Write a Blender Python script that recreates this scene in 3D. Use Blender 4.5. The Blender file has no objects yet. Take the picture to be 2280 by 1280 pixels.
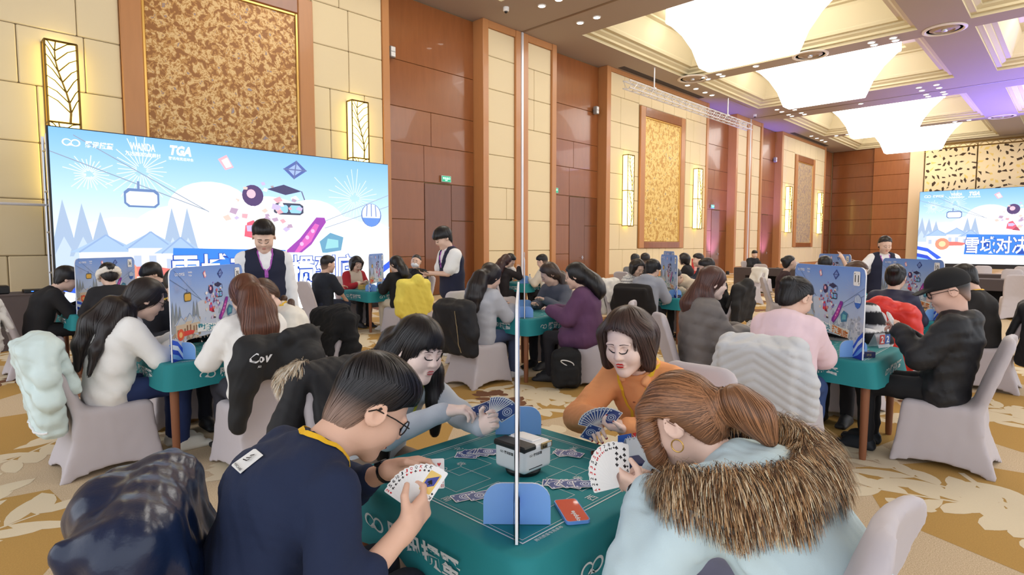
import bpy, math, random
import numpy as np
from mathutils import Matrix, Vector

# ---------------------------------------------------------------- camera, world, exposure
S = bpy.context.scene
COL = S.collection
cam_d = bpy.data.cameras.new('camera'); cam = bpy.data.objects.new('camera', cam_d); COL.objects.link(cam)
cam.location = (0, 0, 1.55)
cam.rotation_euler = (math.radians(90 - 4.145), 0, math.radians(44.1 - 90))
cam_d.sensor_width = 36.0; cam_d.lens = 36.0 * 1311 / 2280; cam_d.clip_start = .05; cam_d.clip_end = 300
S.camera = cam
S.view_settings.view_transform = 'Standard'; S.view_settings.look = 'None'
S.view_settings.exposure = 0.24; S.view_settings.gamma = 1.0; S.view_settings.use_curve_mapping = False
S.cycles.use_denoising = True
S.cycles.max_bounces = 4; S.cycles.diffuse_bounces = 3; S.cycles.glossy_bounces = 2; S.cycles.transmission_bounces = 2; S.cycles.transparent_max_bounces = 4
S.cycles.use_adaptive_sampling = True; S.cycles.adaptive_threshold = .03
S.cycles.sample_clamp_indirect = 6.0
wd = bpy.data.worlds.new('world'); S.world = wd; wd.use_nodes = True
wd.node_tree.nodes['Background'].inputs[0].default_value = (.90, .94, 1.0, 1)
wd.node_tree.nodes['Background'].inputs[1].default_value = 1.4
CHANDELIER = 4.0
SCREEN = 1.15

# ---------------------------------------------------------------- materials
def lin(c):
    return tuple(((x / 255) / 12.92 if x / 255 <= .04045 else ((x / 255 + .055) / 1.055) ** 2.4) for x in c)
_M = {}
def mat(name, rgb, rough=.6, metal=0., bump=0., bscale=40., var=0., vscale=6., coat=0., emit=0., spec=.5, stretch=None, sheen=0., alpha=1.):
    if name in _M: return _M[name]
    m = bpy.data.materials.new(name); m.use_nodes = True; _M[name] = m
    nt = m.node_tree; b = nt.nodes['Principled BSDF']
    c = lin(rgb)
    b.inputs['Base Color'].default_value = (*c, 1); b.inputs['Roughness'].default_value = rough
    b.inputs['Metallic'].default_value = metal; b.inputs['Coat Weight'].default_value = coat
    b.inputs['Specular IOR Level'].default_value = spec; b.inputs['Sheen Weight'].default_value = sheen
    b.inputs['Alpha'].default_value = alpha
    if emit: b.inputs['Emission Color'].default_value = (*c, 1); b.inputs['Emission Strength'].default_value = emit
    if var or bump:
        tc = nt.nodes.new('ShaderNodeTexCoord'); src = tc.outputs['Object']
        if stretch:
            mp = nt.nodes.new('ShaderNodeMapping'); mp.inputs['Scale'].default_value = stretch
            nt.links.new(src, mp.inputs['Vector']); src = mp.outputs['Vector']
    if var:
        n = nt.nodes.new('ShaderNodeTexNoise'); n.inputs['Scale'].default_value = vscale; n.inputs['Detail'].default_value = 4
        nt.links.new(src, n.inputs['Vector'])
        r = nt.nodes.new('ShaderNodeMapRange'); r.inputs['To Min'].default_value = 1 - var; r.inputs['To Max'].default_value = 1 + var
        nt.links.new(n.outputs['Fac'], r.inputs['Value'])
        mx = nt.nodes.new('ShaderNodeVectorMath'); mx.operation = 'SCALE'; mx.inputs[0].default_value = c
        nt.links.new(r.outputs['Result'], mx.inputs['Scale']); nt.links.new(mx.outputs[0], b.inputs['Base Color'])
    if bump:
        n2 = nt.nodes.new('ShaderNodeTexNoise'); n2.inputs['Scale'].default_value = bscale; n2.inputs['Detail'].default_value = 3
        nt.links.new(src, n2.inputs['Vector'])
        bp = nt.nodes.new('ShaderNodeBump'); bp.inputs['Strength'].default_value = bump; bp.inputs['Distance'].default_value = .01
        nt.links.new(n2.outputs['Fac'], bp.inputs['Height']); nt.links.new(bp.outputs['Normal'], b.inputs['Normal'])
    return m
def mat_col(name, rough=.6, emit=0., bump=0., bscale=60., spec=.5):
    """colour comes from the mesh's own colour attribute (printed or dyed colour)"""
    if name in _M: return _M[name]
    m = bpy.data.materials.new(name); m.use_nodes = True; _M[name] = m
    nt = m.node_tree; b = nt.nodes['Principled BSDF']; b.inputs['Roughness'].default_value = rough
    b.inputs['Specular IOR Level'].default_value = spec
    a = nt.nodes.new('ShaderNodeAttribute'); a.attribute_name = 'Col'
    if emit:
        b.inputs['Base Color'].default_value = (.02, .02, .02, 1)
        nt.links.new(a.outputs['Color'], b.inputs['Emission Color']); b.inputs['Emission Strength'].default_value = emit
    else: nt.links.new(a.outputs['Color'], b.inputs['Base Color'])
    if bump:
        tc = nt.nodes.new('ShaderNodeTexCoord')
        n2 = nt.nodes.new('ShaderNodeTexNoise'); n2.inputs['Scale'].default_value = bscale
        nt.links.new(tc.outputs['Object'], n2.inputs['Vector'])
        bp = nt.nodes.new('ShaderNodeBump'); bp.inputs['Strength'].default_value = bump; bp.inputs['Distance'].default_value = .01
        nt.links.new(n2.outputs['Fac'], bp.inputs['Height']); nt.links.new(bp.outputs['Normal'], b.inputs['Normal'])
    return m

# ---------------------------------------------------------------- objects
def tag(o, label=None, cat=None, group=None, kind=None):
    if label: o['label'] = label
    if cat: o['category'] = cat
    if group: o['group'] = group
    if kind: o['kind'] = kind
    return o
def mesh_np(name, V, F, smooth=False, col=None, midx=None):
    """V (n,3); F list of index arrays (or one (m,k) array)"""
    me = bpy.data.meshes.new(name)
    V = np.asarray(V, dtype=np.float32).reshape(-1, 3)
    if isinstance(F, np.ndarray):
        tot = np.full(len(F), F.shape[1], np.int32); idx = F.astype(np.int32).ravel()
    else:
        tot = np.array([len(f) for f in F], np.int32)
        idx = np.fromiter((i for f in F for i in f), np.int32, int(tot.sum()))
    me.vertices.add(len(V)); me.vertices.foreach_set('co', V.ravel())
    me.loops.add(len(idx)); me.loops.foreach_set('vertex_index', idx)
    me.polygons.add(len(tot))
    me.polygons.foreach_set('loop_start', np.concatenate([[0], np.cumsum(tot)[:-1]]).astype(np.int32))
    me.polygons.foreach_set('loop_total', tot)
    if midx is not None: me.polygons.foreach_set('material_index', np.asarray(midx, np.int32))
    me.polygons.foreach_set('use_smooth', np.full(len(tot), bool(smooth)))
    me.update(calc_edges=True)
    if col is not None:
        c = np.ones((len(V), 4), np.float32); c[:, :3] = col
        a = me.color_attributes.new('Col', 'FLOAT_COLOR', 'POINT'); a.data.foreach_set('color', c.ravel())
    me.validate()
    return me
def add(name, me, m=None, parent=None, loc=(0, 0, 0), rot=(0, 0, 0), label=None, cat=None, group=None, kind=None):
    o = bpy.data.objects.new(name, me); COL.objects.link(o)
    o.location = loc; o.rotation_euler = rot
    if m is not None and me is not None:
        ms = m if isinstance(m, (list, tuple)) else [m]
        if len(me.materials) == 0:
            for x in ms: me.materials.append(x)
    if parent is not None: o.parent = parent
    return tag(o, label, cat, group, kind)
def empty(name, loc=(0, 0, 0), rz=0., label=None, cat=None, group=None, parent=None):
    o = bpy.data.objects.new(name, None); COL.objects.link(o); o.location = loc; o.rotation_euler = (0, 0, rz)
    o.empty_display_size = .1
    if parent is not None: o.parent = parent
    return tag(o, label, cat, group)
def copy_tree(o, parent=None):
    c = o.copy(); COL.objects.link(c); c.parent = parent
    for ch in [x for x in o.children]: copy_tree(ch, c)
    return c

class MB:
    """collects simple shapes into one mesh"""
    def __init__(s): s.V = []; s.F = []; s.C = []; s.M = []; s.n = 0
    def put(s, V, F, col=None, mi=0):
        V = np.asarray(V, float).reshape(-1, 3); s.V.append(V)
        for f in F: s.F.append([i + s.n for i in f]); s.M.append(mi)
        s.C.append(np.tile(np.asarray(col if col is not None else (1, 1, 1), float), (len(V), 1)) if np.ndim(col) < 2 else np.asarray(col))
        s.n += len(V); return s
    def box(s, a, b, col=None, mi=0, bev=0.):
        a = np.array(a, float); b = np.array(b, float)
        if bev <= 0:
            V = [(x, y, z) for z in (a[2], b[2]) for y in (a[1], b[1]) for x in (a[0], b[0])]
            return s.put(V, [(0, 2, 3, 1), (4, 5, 7, 6), (0, 1, 5, 4), (2, 6, 7, 3), (0, 4, 6, 2), (1, 3, 7, 5)], col, mi)
        V = []; e = bev
        idx = {}
        for ix in (0, 1):
            for iy in (0, 1):
                for iz in (0, 1):
                    c = [(a, b)[ix][0], (a, b)[iy][1], (a, b)[iz][2]]; sg = [1 - 2 * ix, 1 - 2 * iy, 1 - 2 * iz]
                    for k in range(3):
                        p = [c[j] + (0 if j == k else sg[j] * e) for j in range(3)]
                        idx[(ix, iy, iz, k)] = len(V); V.append(p)
        I = idx; F = []
        for k in range(3):
            o = [j for j in range(3) if j != k]
            for sd in (0, 1):
                q = []
                for (u, v) in ((0, 0), (1, 0), (1, 1), (0, 1)):
                    t = [0, 0, 0]; t[k] = sd; t[o[0]] = u; t[o[1]] = v; q.append(I[(*t, k)])
                F.append(q)
        for k in range(3):
            o = [j for j in range(3) if j != k]
            for u in (0, 1):
                for v in (0, 1):
                    t0 = [0, 0, 0]; t0[o[0]] = u; t0[o[1]] = v; t1 = list(t0); t1[k] = 1
                    F.append([I[(*t0, o[0])], I[(*t1, o[0])], I[(*t1, o[1])], I[(*t0, o[1])]])
        for ix in (0, 1):
            for iy in (0, 1):
                for iz in (0, 1): F.append([I[(ix, iy, iz, k)] for k in range(3)])
        return s.put(V, F, col, mi)
    def tube(s, pts, r, seg=8, col=None, mi=0, cap=True, flat=None):
        P = np.asarray(pts, float); n = len(P)
        R = np.full(n, r, float) if np.ndim(r) == 0 else np.asarray(r, float)
        T = np.gradient(P, axis=0); T /= np.linalg.norm(T, axis=1)[:, None] + 1e-9
        up = np.array([0, 0, 1.]) if abs(T[0][2]) < .9 else np.array([1., 0, 0])
        V = []
        A = np.cross(T[0], up); A /= np.linalg.norm(A)
        for i in range(n):
            A = A - T[i] * (A @ T[i]); A /= np.linalg.norm(A) + 1e-9; B = np.cross(T[i], A)
            for k in range(seg):
                t = 2 * math.pi * k / seg
                V.append(P[i] + R[i] * (A * math.cos(t) + B * math.sin(t)))
        F = [[i * seg + k, i * seg + (k + 1) % seg, (i + 1) * seg + (k + 1) % seg, (i + 1) * seg + k] for i in range(n - 1) for k in range(seg)]
        if cap: F += [list(range(seg))[::-1], list(range((n - 1) * seg, n * seg))]
        return s.put(V, F, col, mi)
    def lathe(s, prof, c=(0, 0, 0), seg=24, col=None, mi=0):
        V = []; n = len(prof)
        for r, z in prof:
            for k in range(seg):
                t = 2 * math.pi * k / seg; V.append((c[0] + r * math.cos(t), c[1] + r * math.sin(t), c[2] + z))
        F = [[i * seg + k, i * seg + (k + 1) % seg, (i + 1) * seg + (k + 1) % seg, (i + 1) * seg + k] for i in range(n - 1) for k in range(seg)]
        F += [list(range(seg))[::-1], list(range((n - 1) * seg, n * seg))]
        return s.put(V, F, col, mi)
    def prism(s, poly, z0, z1, col=None, mi=0, frame=None):
        """polygon (u,v) extruded along w; frame = (origin, u, v, w)"""
        n = len(poly)
        o, u, v, w = [np.array(q, float) for q in (frame or ((0, 0, 0), (1, 0, 0), (0, 1, 0), (0, 0, 1)))]
        V = [o + u * p[0] + v * p[1] + w * z for z in (z0, z1) for p in poly]
        F = [list(range(n))[::-1], list(range(n, 2 * n))] + [[i, (i + 1) % n, n + (i + 1) % n, n + i] for i in range(n)]
        return s.put(V, F, col, mi)
    def poly(s, P, col=None, mi=0): return s.put(P, [list(range(len(P)))], col, mi)
    def mesh(s, name, smooth=False, usecol=False):
        return mesh_np(name, np.concatenate(s.V), s.F, smooth, np.concatenate(s.C) if usecol else None, s.M)
def smooth_by_angle(me, deg=40):
    me.polygons.foreach_set('use_smooth', np.ones(len(me.polygons), bool))
    try: me.set_sharp_from_angle(angle=math.radians(deg))
    except Exception: pass
    return me
def round_poly(w, h, r, seg=5, corners=(1, 1, 1, 1)):
    """rounded rectangle from (0,0) to (w,h), corner order bl br tr tl"""
    P = []
    for i, (cx, cy, a0) in enumerate(((0, 0, 180), (w, 0, 270), (w, h, 0), (0, h, 90))):
        if not corners[i]: P.append((cx, cy)); continue
        ox = cx + (r if cx == 0 else -r); oy = cy + (r if cy == 0 else -r)
        for k in range(seg + 1):
            t = math.radians(a0 + 90 * k / seg); P.append((ox + r * math.cos(t), oy + r * math.sin(t)))
    return P

# ---------------------------------------------------------------- lettering
_T = {}
def text_geo(s, bold=0.):
    """flat glyph mesh, height of a capital about 0.7; returns V, F with x from 0"""
    k = (s, bold)
    if k in _T: return _T[k]
    cu = bpy.data.curves.new('glyphs', 'FONT'); cu.body = s; cu.size = 1; cu.offset = bold; cu.resolution_u = 2; cu.fill_mode = 'FRONT'
    o = bpy.data.objects.new('glyphs', cu); COL.objects.link(o)
    dg = bpy.context.evaluated_depsgraph_get(); me = bpy.data.meshes.new_from_object(o.evaluated_get(dg))
    V = np.zeros(len(me.vertices) * 3, np.float32); me.vertices.foreach_get('co', V); V = V.reshape(-1, 3)
    F = [list(p.vertices) for p in me.polygons]
    bpy.data.objects.remove(o); bpy.data.curves.remove(cu); bpy.data.meshes.remove(me)
    if len(V): V[:, 0] -= V[:, 0].min()
    _T[k] = (V, F); return _T[k]
def put_text(mb, s, o, u, v, height, col=None, mi=0, bold=0., width=None, center=True, shear=0.):
    V, F = text_geo(s, bold)
    if not len(V): return
    w = V[:, 0].max(); y0 = V[:, 1].min(); hh = V[:, 1].max() - y0
    sy = height / hh; sx = (width / w) if width else sy
    X = (V[:, 0] - (w / 2 if center else 0)) * sx; Y = (V[:, 1] - y0 - (hh / 2 if center else 0)) * sy
    X = X + shear * Y
    P = np.array(o, float) + X[:, None] * np.array(u, float) + Y[:, None] * np.array(v, float)
    mb.put(P, F, col, mi)
def logo(mb, o, u, v, s, col=None, mi=0):
    """two interlocked open loops, the mark printed before the game's name"""
    o = np.array(o, float); u = np.array(u, float); v = np.array(v, float)
    def band(c, r0, w0, a0, a1, n=20):
        I = []; O = []
        for k in range(n + 1):
            t = math.radians(a0 + (a1 - a0) * k / n); q = math.sin(math.pi * k / n) ** .5; ww = w0 * (.35 + .65 * q)
            I.append((c[0] + (r0 - ww) * math.cos(t), c[1] + (r0 - ww) * math.sin(t) * .9)); O.append((c[0] + r0 * math.cos(t), c[1] + r0 * math.sin(t) * .9))
        P = [o + u * p[0] * s + v * p[1] * s for p in I + O]; n1 = n + 1
        mb.put(P, [[i, i + 1, n1 + i + 1, n1 + i] for i in range(n)], col, mi)
    band((-.42, .02), .46, .15, 20, 330); band((.42, .02), .46, .15, -150, 200)
    mb.poly([o + u * p[0] * s + v * p[1] * s for p in ((-.5, -.38), (-.1, .0), (.1, -.12), (.35, -.4), (0, -.3))], col, mi)
# ================================================================ the setting
random.seed(7)
YW = 13.885; ZC = 8.62; XF = 50.2; YR = -9.0; XB = -6.0
ROWS = [.33, 1.35, 2.385, 3.42, 4.455, 5.49, 6.525, 7.55, 8.5]
m_wood = mat('veneer_wood', (146, 88, 48), .27, var=.16, vscale=3, stretch=(3, 3, .5), coat=.25)
m_wood_d = mat('dark_veneer_wood', (122, 70, 36), .25, var=.14, vscale=3, stretch=(3, 3, .5), coat=.3)
m_trimw = mat('honey_wood_trim', (190, 132, 82), .4, var=.08, vscale=4, stretch=(3, 3, .4), coat=.1)
m_uph = mat('cream_upholstery', (232, 214, 176), .8, bump=.08, bscale=220)
m_gap = mat('panel_gap', (150, 128, 92), .9)
m_ceil = mat('ceiling_paint', (168, 152, 140), .85)
m_coff = mat('coffer_paint', (206, 194, 160), .75)
m_gold = mat('gold_bead', (222, 178, 98), .3, metal=.7)
m_white = mat('white_paint', (235, 235, 235), .5)
m_black = mat('black_plastic', (22, 22, 24), .45)
m_steel = mat('steel', (190, 192, 198), .3, metal=.9)
m_alu = mat('white_aluminium', (222, 222, 228), .35, metal=.3)

# ---- floor: woven carpet, ground colour from noise, woven motifs inlaid on top
m_carpet = bpy.data.materials.new('carpet_ground'); m_carpet.use_nodes = True
nt = m_carpet.node_tree; bs = nt.nodes['Principled BSDF']; bs.inputs['Roughness'].default_value = .95; bs.inputs['Specular IOR Level'].default_value = .1
tc = nt.nodes.new('ShaderNodeTexCoord'); n1 = nt.nodes.new('ShaderNodeTexNoise'); n1.inputs['Scale'].default_value = 160; n1.inputs['Detail'].default_value = 2
nt.links.new(tc.outputs['Object'], n1.inputs['Vector'])
rp = nt.nodes.new('ShaderNodeValToRGB'); rp.color_ramp.elements[0].color = (*lin((192, 168, 136)), 1); rp.color_ramp.elements[1].color = (*lin((222, 202, 172)), 1)
rp.color_ramp.elements[0].position = .35; rp.color_ramp.elements[1].position = .65
nt.links.new(n1.outputs['Fac'], rp.inputs['Fac']); nt.links.new(rp.outputs['Color'], bs.inputs['Base Color'])
fl = MB(); fl.poly([(XB, YR, 0), (XF + 1, YR, 0), (XF + 1, YW + 1, 0), (XB, YW + 1, 0)])
floor = add('floor', fl.mesh('floor'), m_carpet, label='beige carpet with gold fields and leaf sprays', kind='structure')
def leaf(mb, x, y, a, L, W, z, n=6):
    c, s = math.cos(a), math.sin(a); P = []
    for k in range(2 * n):
        t = k / n if k <= n else (2 * n - k) / n
        wv = W * math.sin(math.pi * min(t * .94 + .03, 1)) ** .8 * (1 if k <= n else -1)
        P.append((x + c * t * L - s * wv, y + s * t * L + c * wv, z))
    mb.poly(P)
    if z: mb.V[-1][:, 2] = z + (mb.n % 9973) * 4e-8
def spray(mb, x, y, a, L, z, rnd, lw=.045):
    px, py = x, y; n = int(L / .16); cur = rnd.uniform(-.14, .14)
    for i in range(n):
        nx = px + .16 * math.cos(a); ny = py + .16 * math.sin(a); w = .012 * (1.2 - i / n) + .004
        s, c = math.sin(a) * w, math.cos(a) * w
        mb.poly([(px + s, py - c, z), (nx + s, ny - c, z), (nx - s, ny + c, z), (px - s, py + c, z)]); mb.V[-1][:, 2] += 3e-4 + (mb.n % 9973) * 1e-8
        for sd in (-1, 1):
            if rnd.random() < .9: leaf(mb, nx, ny, a + sd * rnd.uniform(.55, 1.05), rnd.uniform(.2, .4), rnd.uniform(.8, 1.4) * lw, z)
            if rnd.random() < .35: leaf(mb, nx + sd * .2 * math.cos(a + 1.3), ny + sd * .2 * math.sin(a + 1.3), a + rnd.uniform(-.7, .7), rnd.uniform(.1, .2), .8 * lw, z)
        px, py = nx, ny; a += cur
    leaf(mb, px, py, a, .26, lw, z)
rnd = random.Random(11)
gold, cream, brown = MB(), MB(), MB()
def seen(x, y):
    f = x * .718 + y * .696; r = x * .696 - y * .718
    return f > .6 and abs(r) < f * .95 + 1 and y < YW - .3
for i in range(-2, 22):
    for j in range(-3, 7):
        x = i * 2.3 + (j % 2) * 1.15 + rnd.uniform(-.3, .3); y = j * 2.1 + rnd.uniform(-.3, .3)
        if not seen(x, y) : continue
        n = 7; a0 = rnd.uniform(0, 6.28); rr = rnd.uniform(.75, 1.15)
        pl = []
        for k in range(n):
            t = a0 + 6.283 * k / n; q = rr * rnd.uniform(.82, 1.12); pl.append((x + 1.1 * q * math.cos(t), y + q * math.sin(t), .0006))
        gold.poly(pl); gold.V[-1][:, 2] += len(gold.V) * 1e-6
        if x * .718 + y * .696 > 26: continue
        for k in range(3):
            a = rnd.uniform(0, 6.28); spray(cream, x - .6 * math.cos(a), y - .6 * math.sin(a), a, rnd.uniform(1.2, 1.8), .0012, rnd, .062)
        a = rnd.uniform(0, 6.28); spray(brown, x + 1.2 * math.cos(a), y + 1.1 * math.sin(a), a + 1.4, rnd.uniform(1.1, 1.7), .0018, rnd, .066)
m_cgold = mat('carpet_gold', (188, 150, 88), .95, var=.22, vscale=150, spec=.1)
m_ccream = mat('carpet_cream', (228, 213, 184), .95, var=.05, vscale=150, spec=.1)
m_cbrown = mat('carpet_brown', (130, 92, 70), .95, var=.08, vscale=150, spec=.1)
add('gold_field', gold.mesh('gold_field'), m_cgold, floor, kind='stuff')
add('cream_leaf_spray', cream.mesh('cream_leaf_spray'), m_ccream, floor, kind='stuff')
add('brown_leaf_spray', brown.mesh('brown_leaf_spray'), m_cbrown, floor, kind='stuff')

# ---- left wall
BAYS = [(9.5, 12.95), (16.55, 19.7), (28.55, 31.75), (35.4, 38.55), (47.3, XF)]
PIERS = [(.85, 9.5), (19.7, 28.55), (38.55, 47.3)]
PILS = [(12.95, 16.55), (31.75, 35.4)]
wb = MB(); RB = .38
wb.box((XB, YW, 0), (.85, YW + .5, ZC + .02))
for a, b in PIERS + PILS: wb.box((a + .02, YW + .04, 0), (b - .02, YW + .6, ZC + .02))
for a, b in BAYS: wb.box((a, YW + RB + .04, 0), (b, YW + RB + .2, ZC + .02))
wall = add('wall_left', wb.mesh('wall_left'), m_gap, label='long wall of cream padded piers and brown wood door bays', kind='structure')
def wpanel(x0, x1, z0, z1, m, y=YW, t=.05, bev=.018, name='upholstered_panel', parent=None):
    k = MB(); g = .006
    k.box((x0 + g, y - .0, z0 + g), (x1 - g, y + t, z1 - g), bev=bev)
    return add(name, k.mesh(name), m, parent or wall)
rw = random.Random(3)
def pad_area(x0, x1, z0, z1, maxw=1.25):
    rows = [z0] + [r for r in ROWS if z0 + .08 < r < z1 - .08] + [z1]
    for k in range(len(rows) - 1):
        w = x1 - x0
        if w <= maxw * 1.15:
            cuts = [x0, x1] if (w < .9 or rw.random() < .6) else [x0, x0 + w * rw.choice((.3, .7)), x1]
        else:
            cuts = [x0]; alt = rw.choice((.45, .75, 1.0))
            while x1 - cuts[-1] > maxw * 1.1: cuts.append(cuts[-1] + alt); alt = rw.choice((.55, .8, 1.0, 1.2))
            cuts.append(x1)
        for a, b in zip(cuts[:-1], cuts[1:]): wpanel(a, b, rows[k], rows[k + 1], m_uph)
def bar(name, a, b, m, parent, bev=.012):
    k = MB(); k.box(a, b, bev=bev); return add(name, k.mesh(name), m, parent)
for i, (a, b) in enumerate(PIERS):
    ax0, ax1 = a + 2.4, b - 2.3 if i else 7.27          # framed artwork opening
    if i == 0: ax0 = 3.2
    pa, pb = a + .28, b - .22
    bar('pier_trim', (a, YW - .04, 0), (pa, YW + .45, ZC), m_trimw, wall)
    bar('pier_trim', (pb, YW - .04, 0), (b, YW + .45, ZC), m_trimw, wall)
    bar('pier_trim', (pa, YW - .03, 8.45), (pb, YW + .1, ZC), m_trimw, wall)
    bar('pier_base', (pa, YW - .03, 0), (pb, YW + .1, .33), m_trimw, wall)
    if i == 0: pa = .85
    pad_area(pa, ax0, .33, 8.45); pad_area(ax1, pb, .33, 8.45)
    pad_area(ax0, ax1, .33, 1.4, 1.6); pad_area(ax0, ax1, 7.5, 8.45, 1.6)
for a, b in PILS:
    mid = (a + b) / 2
    for x0, x1, first in ((a, mid - .06, 1), (mid + .06, b, 0)):
        bar('pillar_trim', (x0, YW - .08, 0), (x0 + .24, YW + .45, ZC), m_trimw, wall)
        bar('pillar_trim', (x1 - .24, YW - .08, 0), (x1, YW + .45, ZC), m_trimw, wall)
        bar('pillar_trim', (x0 + .24, YW - .06, 8.4), (x1 - .24, YW + .1, ZC), m_trimw, wall)
        bar('pillar_trim', (x0 + .24, YW - .06, 0), (x1 - .24, YW + .1, .33), m_trimw, wall)
        pad_area(x0 + .24, x1 - .24, .33, 8.4)
    bar('track_strip', (mid - .05, YW - .1, 0), (mid + .05, YW + .1, ZC), m_alu, wall)
BR = [0, 1.2, 2.3, 3.42, 4.5, 5.5, 6.8, 8.6]
for i, (a, b) in enumerate(BAYS):
    y = YW + RB; c = a + (b - a) * .42; d = a + (b - a) * .72
    for k in range(3, len(BR) - 1):
        cuts = [a, c if k % 2 else (a + b) / 2, b] if k < 5 else [a, b]
        for p, q in zip(cuts[:-1], cuts[1:]): wpanel(p, q, BR[k], BR[k + 1], m_wood, y=y, bev=.008, name='veneer_panel')
    for k in range(3): wpanel(a, c, BR[k], BR[k + 1], m_wood, y=y, bev=.008, name='veneer_panel')
    for k in range(2): wpanel(d + .02, b, (0, 2.3)[k], (2.3, 3.42)[k], m_wood_d, y=y, bev=.008, name='veneer_panel')
    dr = wpanel(c, d, .01, 3.4, m_wood_d, y=y - .02, bev=.01, name='door_leaf')
    hb = MB(); hx = d - .12
    hb.tube([(hx, y - .02, 1.05), (hx, y - .08, 1.05), (hx - .14, y - .08, 1.05)], .012, 8)
    hb.box((hx - .03, y - .03, .98), (hx + .03, y - .019, 1.12))
    add('door_handle', hb.mesh('door_handle'), m_steel, dr)
def exit_sign(x, z, y, lab):
    k = MB(); k.box((-.19, -.02, -.1), (.19, .03, .1), bev=.006)
    r = add('exit_sign', k.mesh('exit_sign'), mat('sign_housing', (190, 200, 195), .4, metal=.4), None, (x, y - .05, z), label=lab, cat='exit sign')
    f = MB(); f.box((-.17, -.024, -.082), (.17, -.0195, .082))
    add('lit_panel', f.mesh('lit_panel'), mat('exit_green', (20, 150, 110), .5, emit=.9), r)
    t = MB(); put_text(t, '安全出口', (0, -.0255, .02), (1, 0, 0), (0, 0, 1), .07, bold=.01); put_text(t, 'EXIT', (0, -.0255, -.045), (1, 0, 0), (0, 0, 1), .032, bold=.02)
    add('lettering', t.mesh('lettering'), mat('exit_white', (225, 255, 240), .5, emit=1.2), r)
exit_sign(11.75, 3.57, YW + RB, 'green exit sign above the door beside the big left LED screen')
exit_sign(16.95, 3.57, YW + RB, 'green exit sign above the door in the middle bay')
exit_sign(29.9, 3.57, YW + RB, 'green exit sign above the violet-lit door behind the far tables')
exit_sign(48.2, 3.57, YW + RB, 'tiny green exit sign by the far left corner')
for i, (x, z, b) in enumerate(((9.75, 6.9, 'beside the big golden artwork'), (19.35, 6.85, 'in the middle wood bay'), (38.2, 6.85, 'in the far wood bay'))):
    k = MB(); k.box((-.09, -.17, -.15), (.09, 0, .15), bev=.02)
    r = add('wall_speaker', k.mesh('wall_speaker'), mat('speaker_grey', (150, 150, 150), .5), None, (x, YW + RB - .06, z), label='small grey wall loudspeaker high up ' + b, cat='loudspeaker', group='wall loudspeakers')
    g = MB(); g.box((-.07, -.176, -.13), (.07, -.168, -.01), bev=.004); g.box((-.07, -.176, .01), (.07, -.168, .13), bev=.004)
    add('grille', g.mesh('grille'), m_white, r)
    g = MB(); g.box((-.03, 0, -.03), (.03, .07, .03)); add('bracket', g.mesh('bracket'), m_black, r)

# framed mosaic artworks
def mosaic(name, c1, c2, c3, c4, sc):
    m = bpy.data.materials.new(name); m.use_nodes = True; nt = m.node_tree; b = nt.nodes['Principled BSDF']
    b.inputs['Roughness'].default_value = .45; b.inputs['Metallic'].default_value = .15
    tc = nt.nodes.new('ShaderNodeTexCoord')
    w = nt.nodes.new('ShaderNodeTexNoise'); w.inputs['Scale'].default_value = sc * .6; nt.links.new(tc.outputs['Object'], w.inputs['Vector'])
    ad = nt.nodes.new('ShaderNodeVectorMath'); ad.operation = 'MULTIPLY_ADD'; ad.inputs[1].default_value = (.25, .25, .25)
    nt.links.new(w.outputs['Color'], ad.inputs[0]); nt.links.new(tc.outputs['Object'], ad.inputs[2])
    v = nt.nodes.new('ShaderNodeTexNoise'); v.inputs['Scale'].default_value = sc; v.inputs['Detail'].default_value = 3; v.inputs['Roughness'].default_value = .6
    nt.links.new(ad.outputs[0], v.inputs['Vector'])
    r = nt.nodes.new('ShaderNodeValToRGB'); r.color_ramp.interpolation = 'CONSTANT'
    e = r.color_ramp.elements; e[0].color = (*lin(c1), 1); e[1].position = .45; e[1].color = (*lin(c2), 1)
    for p, c in ((.52, c3), (.60, c2), (.66, c4)):
        q = e.new(p); q.color = (*lin(c), 1)
    nt.links.new(v.outputs['Fac'], r.inputs['Fac']); nt.links.new(r.outputs['Color'], b.inputs['Base Color'])
    return m
m_art1 = mosaic('gold_mosaic', (150, 98, 46), (188, 138, 74), (220, 186, 130), (150, 140, 150), 7.5)
m_art2 = mosaic('pale_gold_mosaic', (200, 152, 70), (226, 190, 104), (236, 208, 130), (150, 132, 120), 6)
m_art3 = mosaic('silver_gold_mosaic', (170, 150, 140), (196, 172, 136), (206, 186, 150), (140, 132, 146), 6)
for i, (x0, x1, lab, m) in enumerate(((3.2, 7.27, 'huge gold and brown mottled artwork in a wood frame above the left LED screen', m_art1), (22.2, 26.1, 'pale gold mosaic artwork in a deep wood frame between two sconces', m_art2), (41.1, 44.9, 'silvery far mosaic artwork in a wood frame near the corner', m_art3))):
    r = empty('wall_artwork', ((x0 + x1) / 2, YW, 1.4), 0, lab, 'artwork'); w = (x1 - x0) / 2; H = 6.08
    for nm, a, b in (('frame_side', (-w, -.06, 0), (-w + .38, .2, H)), ('frame_side', (w - .38, -.06, 0), (w, .2, H)), ('frame_top', (-w + .38, -.06, H - .4), (w - .38, .2, H)), ('frame_bottom', (-w + .38, -.06, 0), (w - .38, .2, .3))):
        bar(nm, a, b, m_wood if nm != 'frame_side' else m_trimw, r, .02)
    bar('gold_bead', (-w + .38, -.03, .3), (-w + .44, .1, H - .4), m_gold, r); bar('gold_bead', (w - .44, -.03, .3), (w - .38, .1, H - .4), m_gold, r)
    bar('gold_bead', (-w + .44, -.03, H - .46), (w - .44, .1, H - .4), m_gold, r)
    bar('mosaic_panel', (-w + .44, .0, .3), (w - .44, .08, H - .46), m, r)

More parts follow.
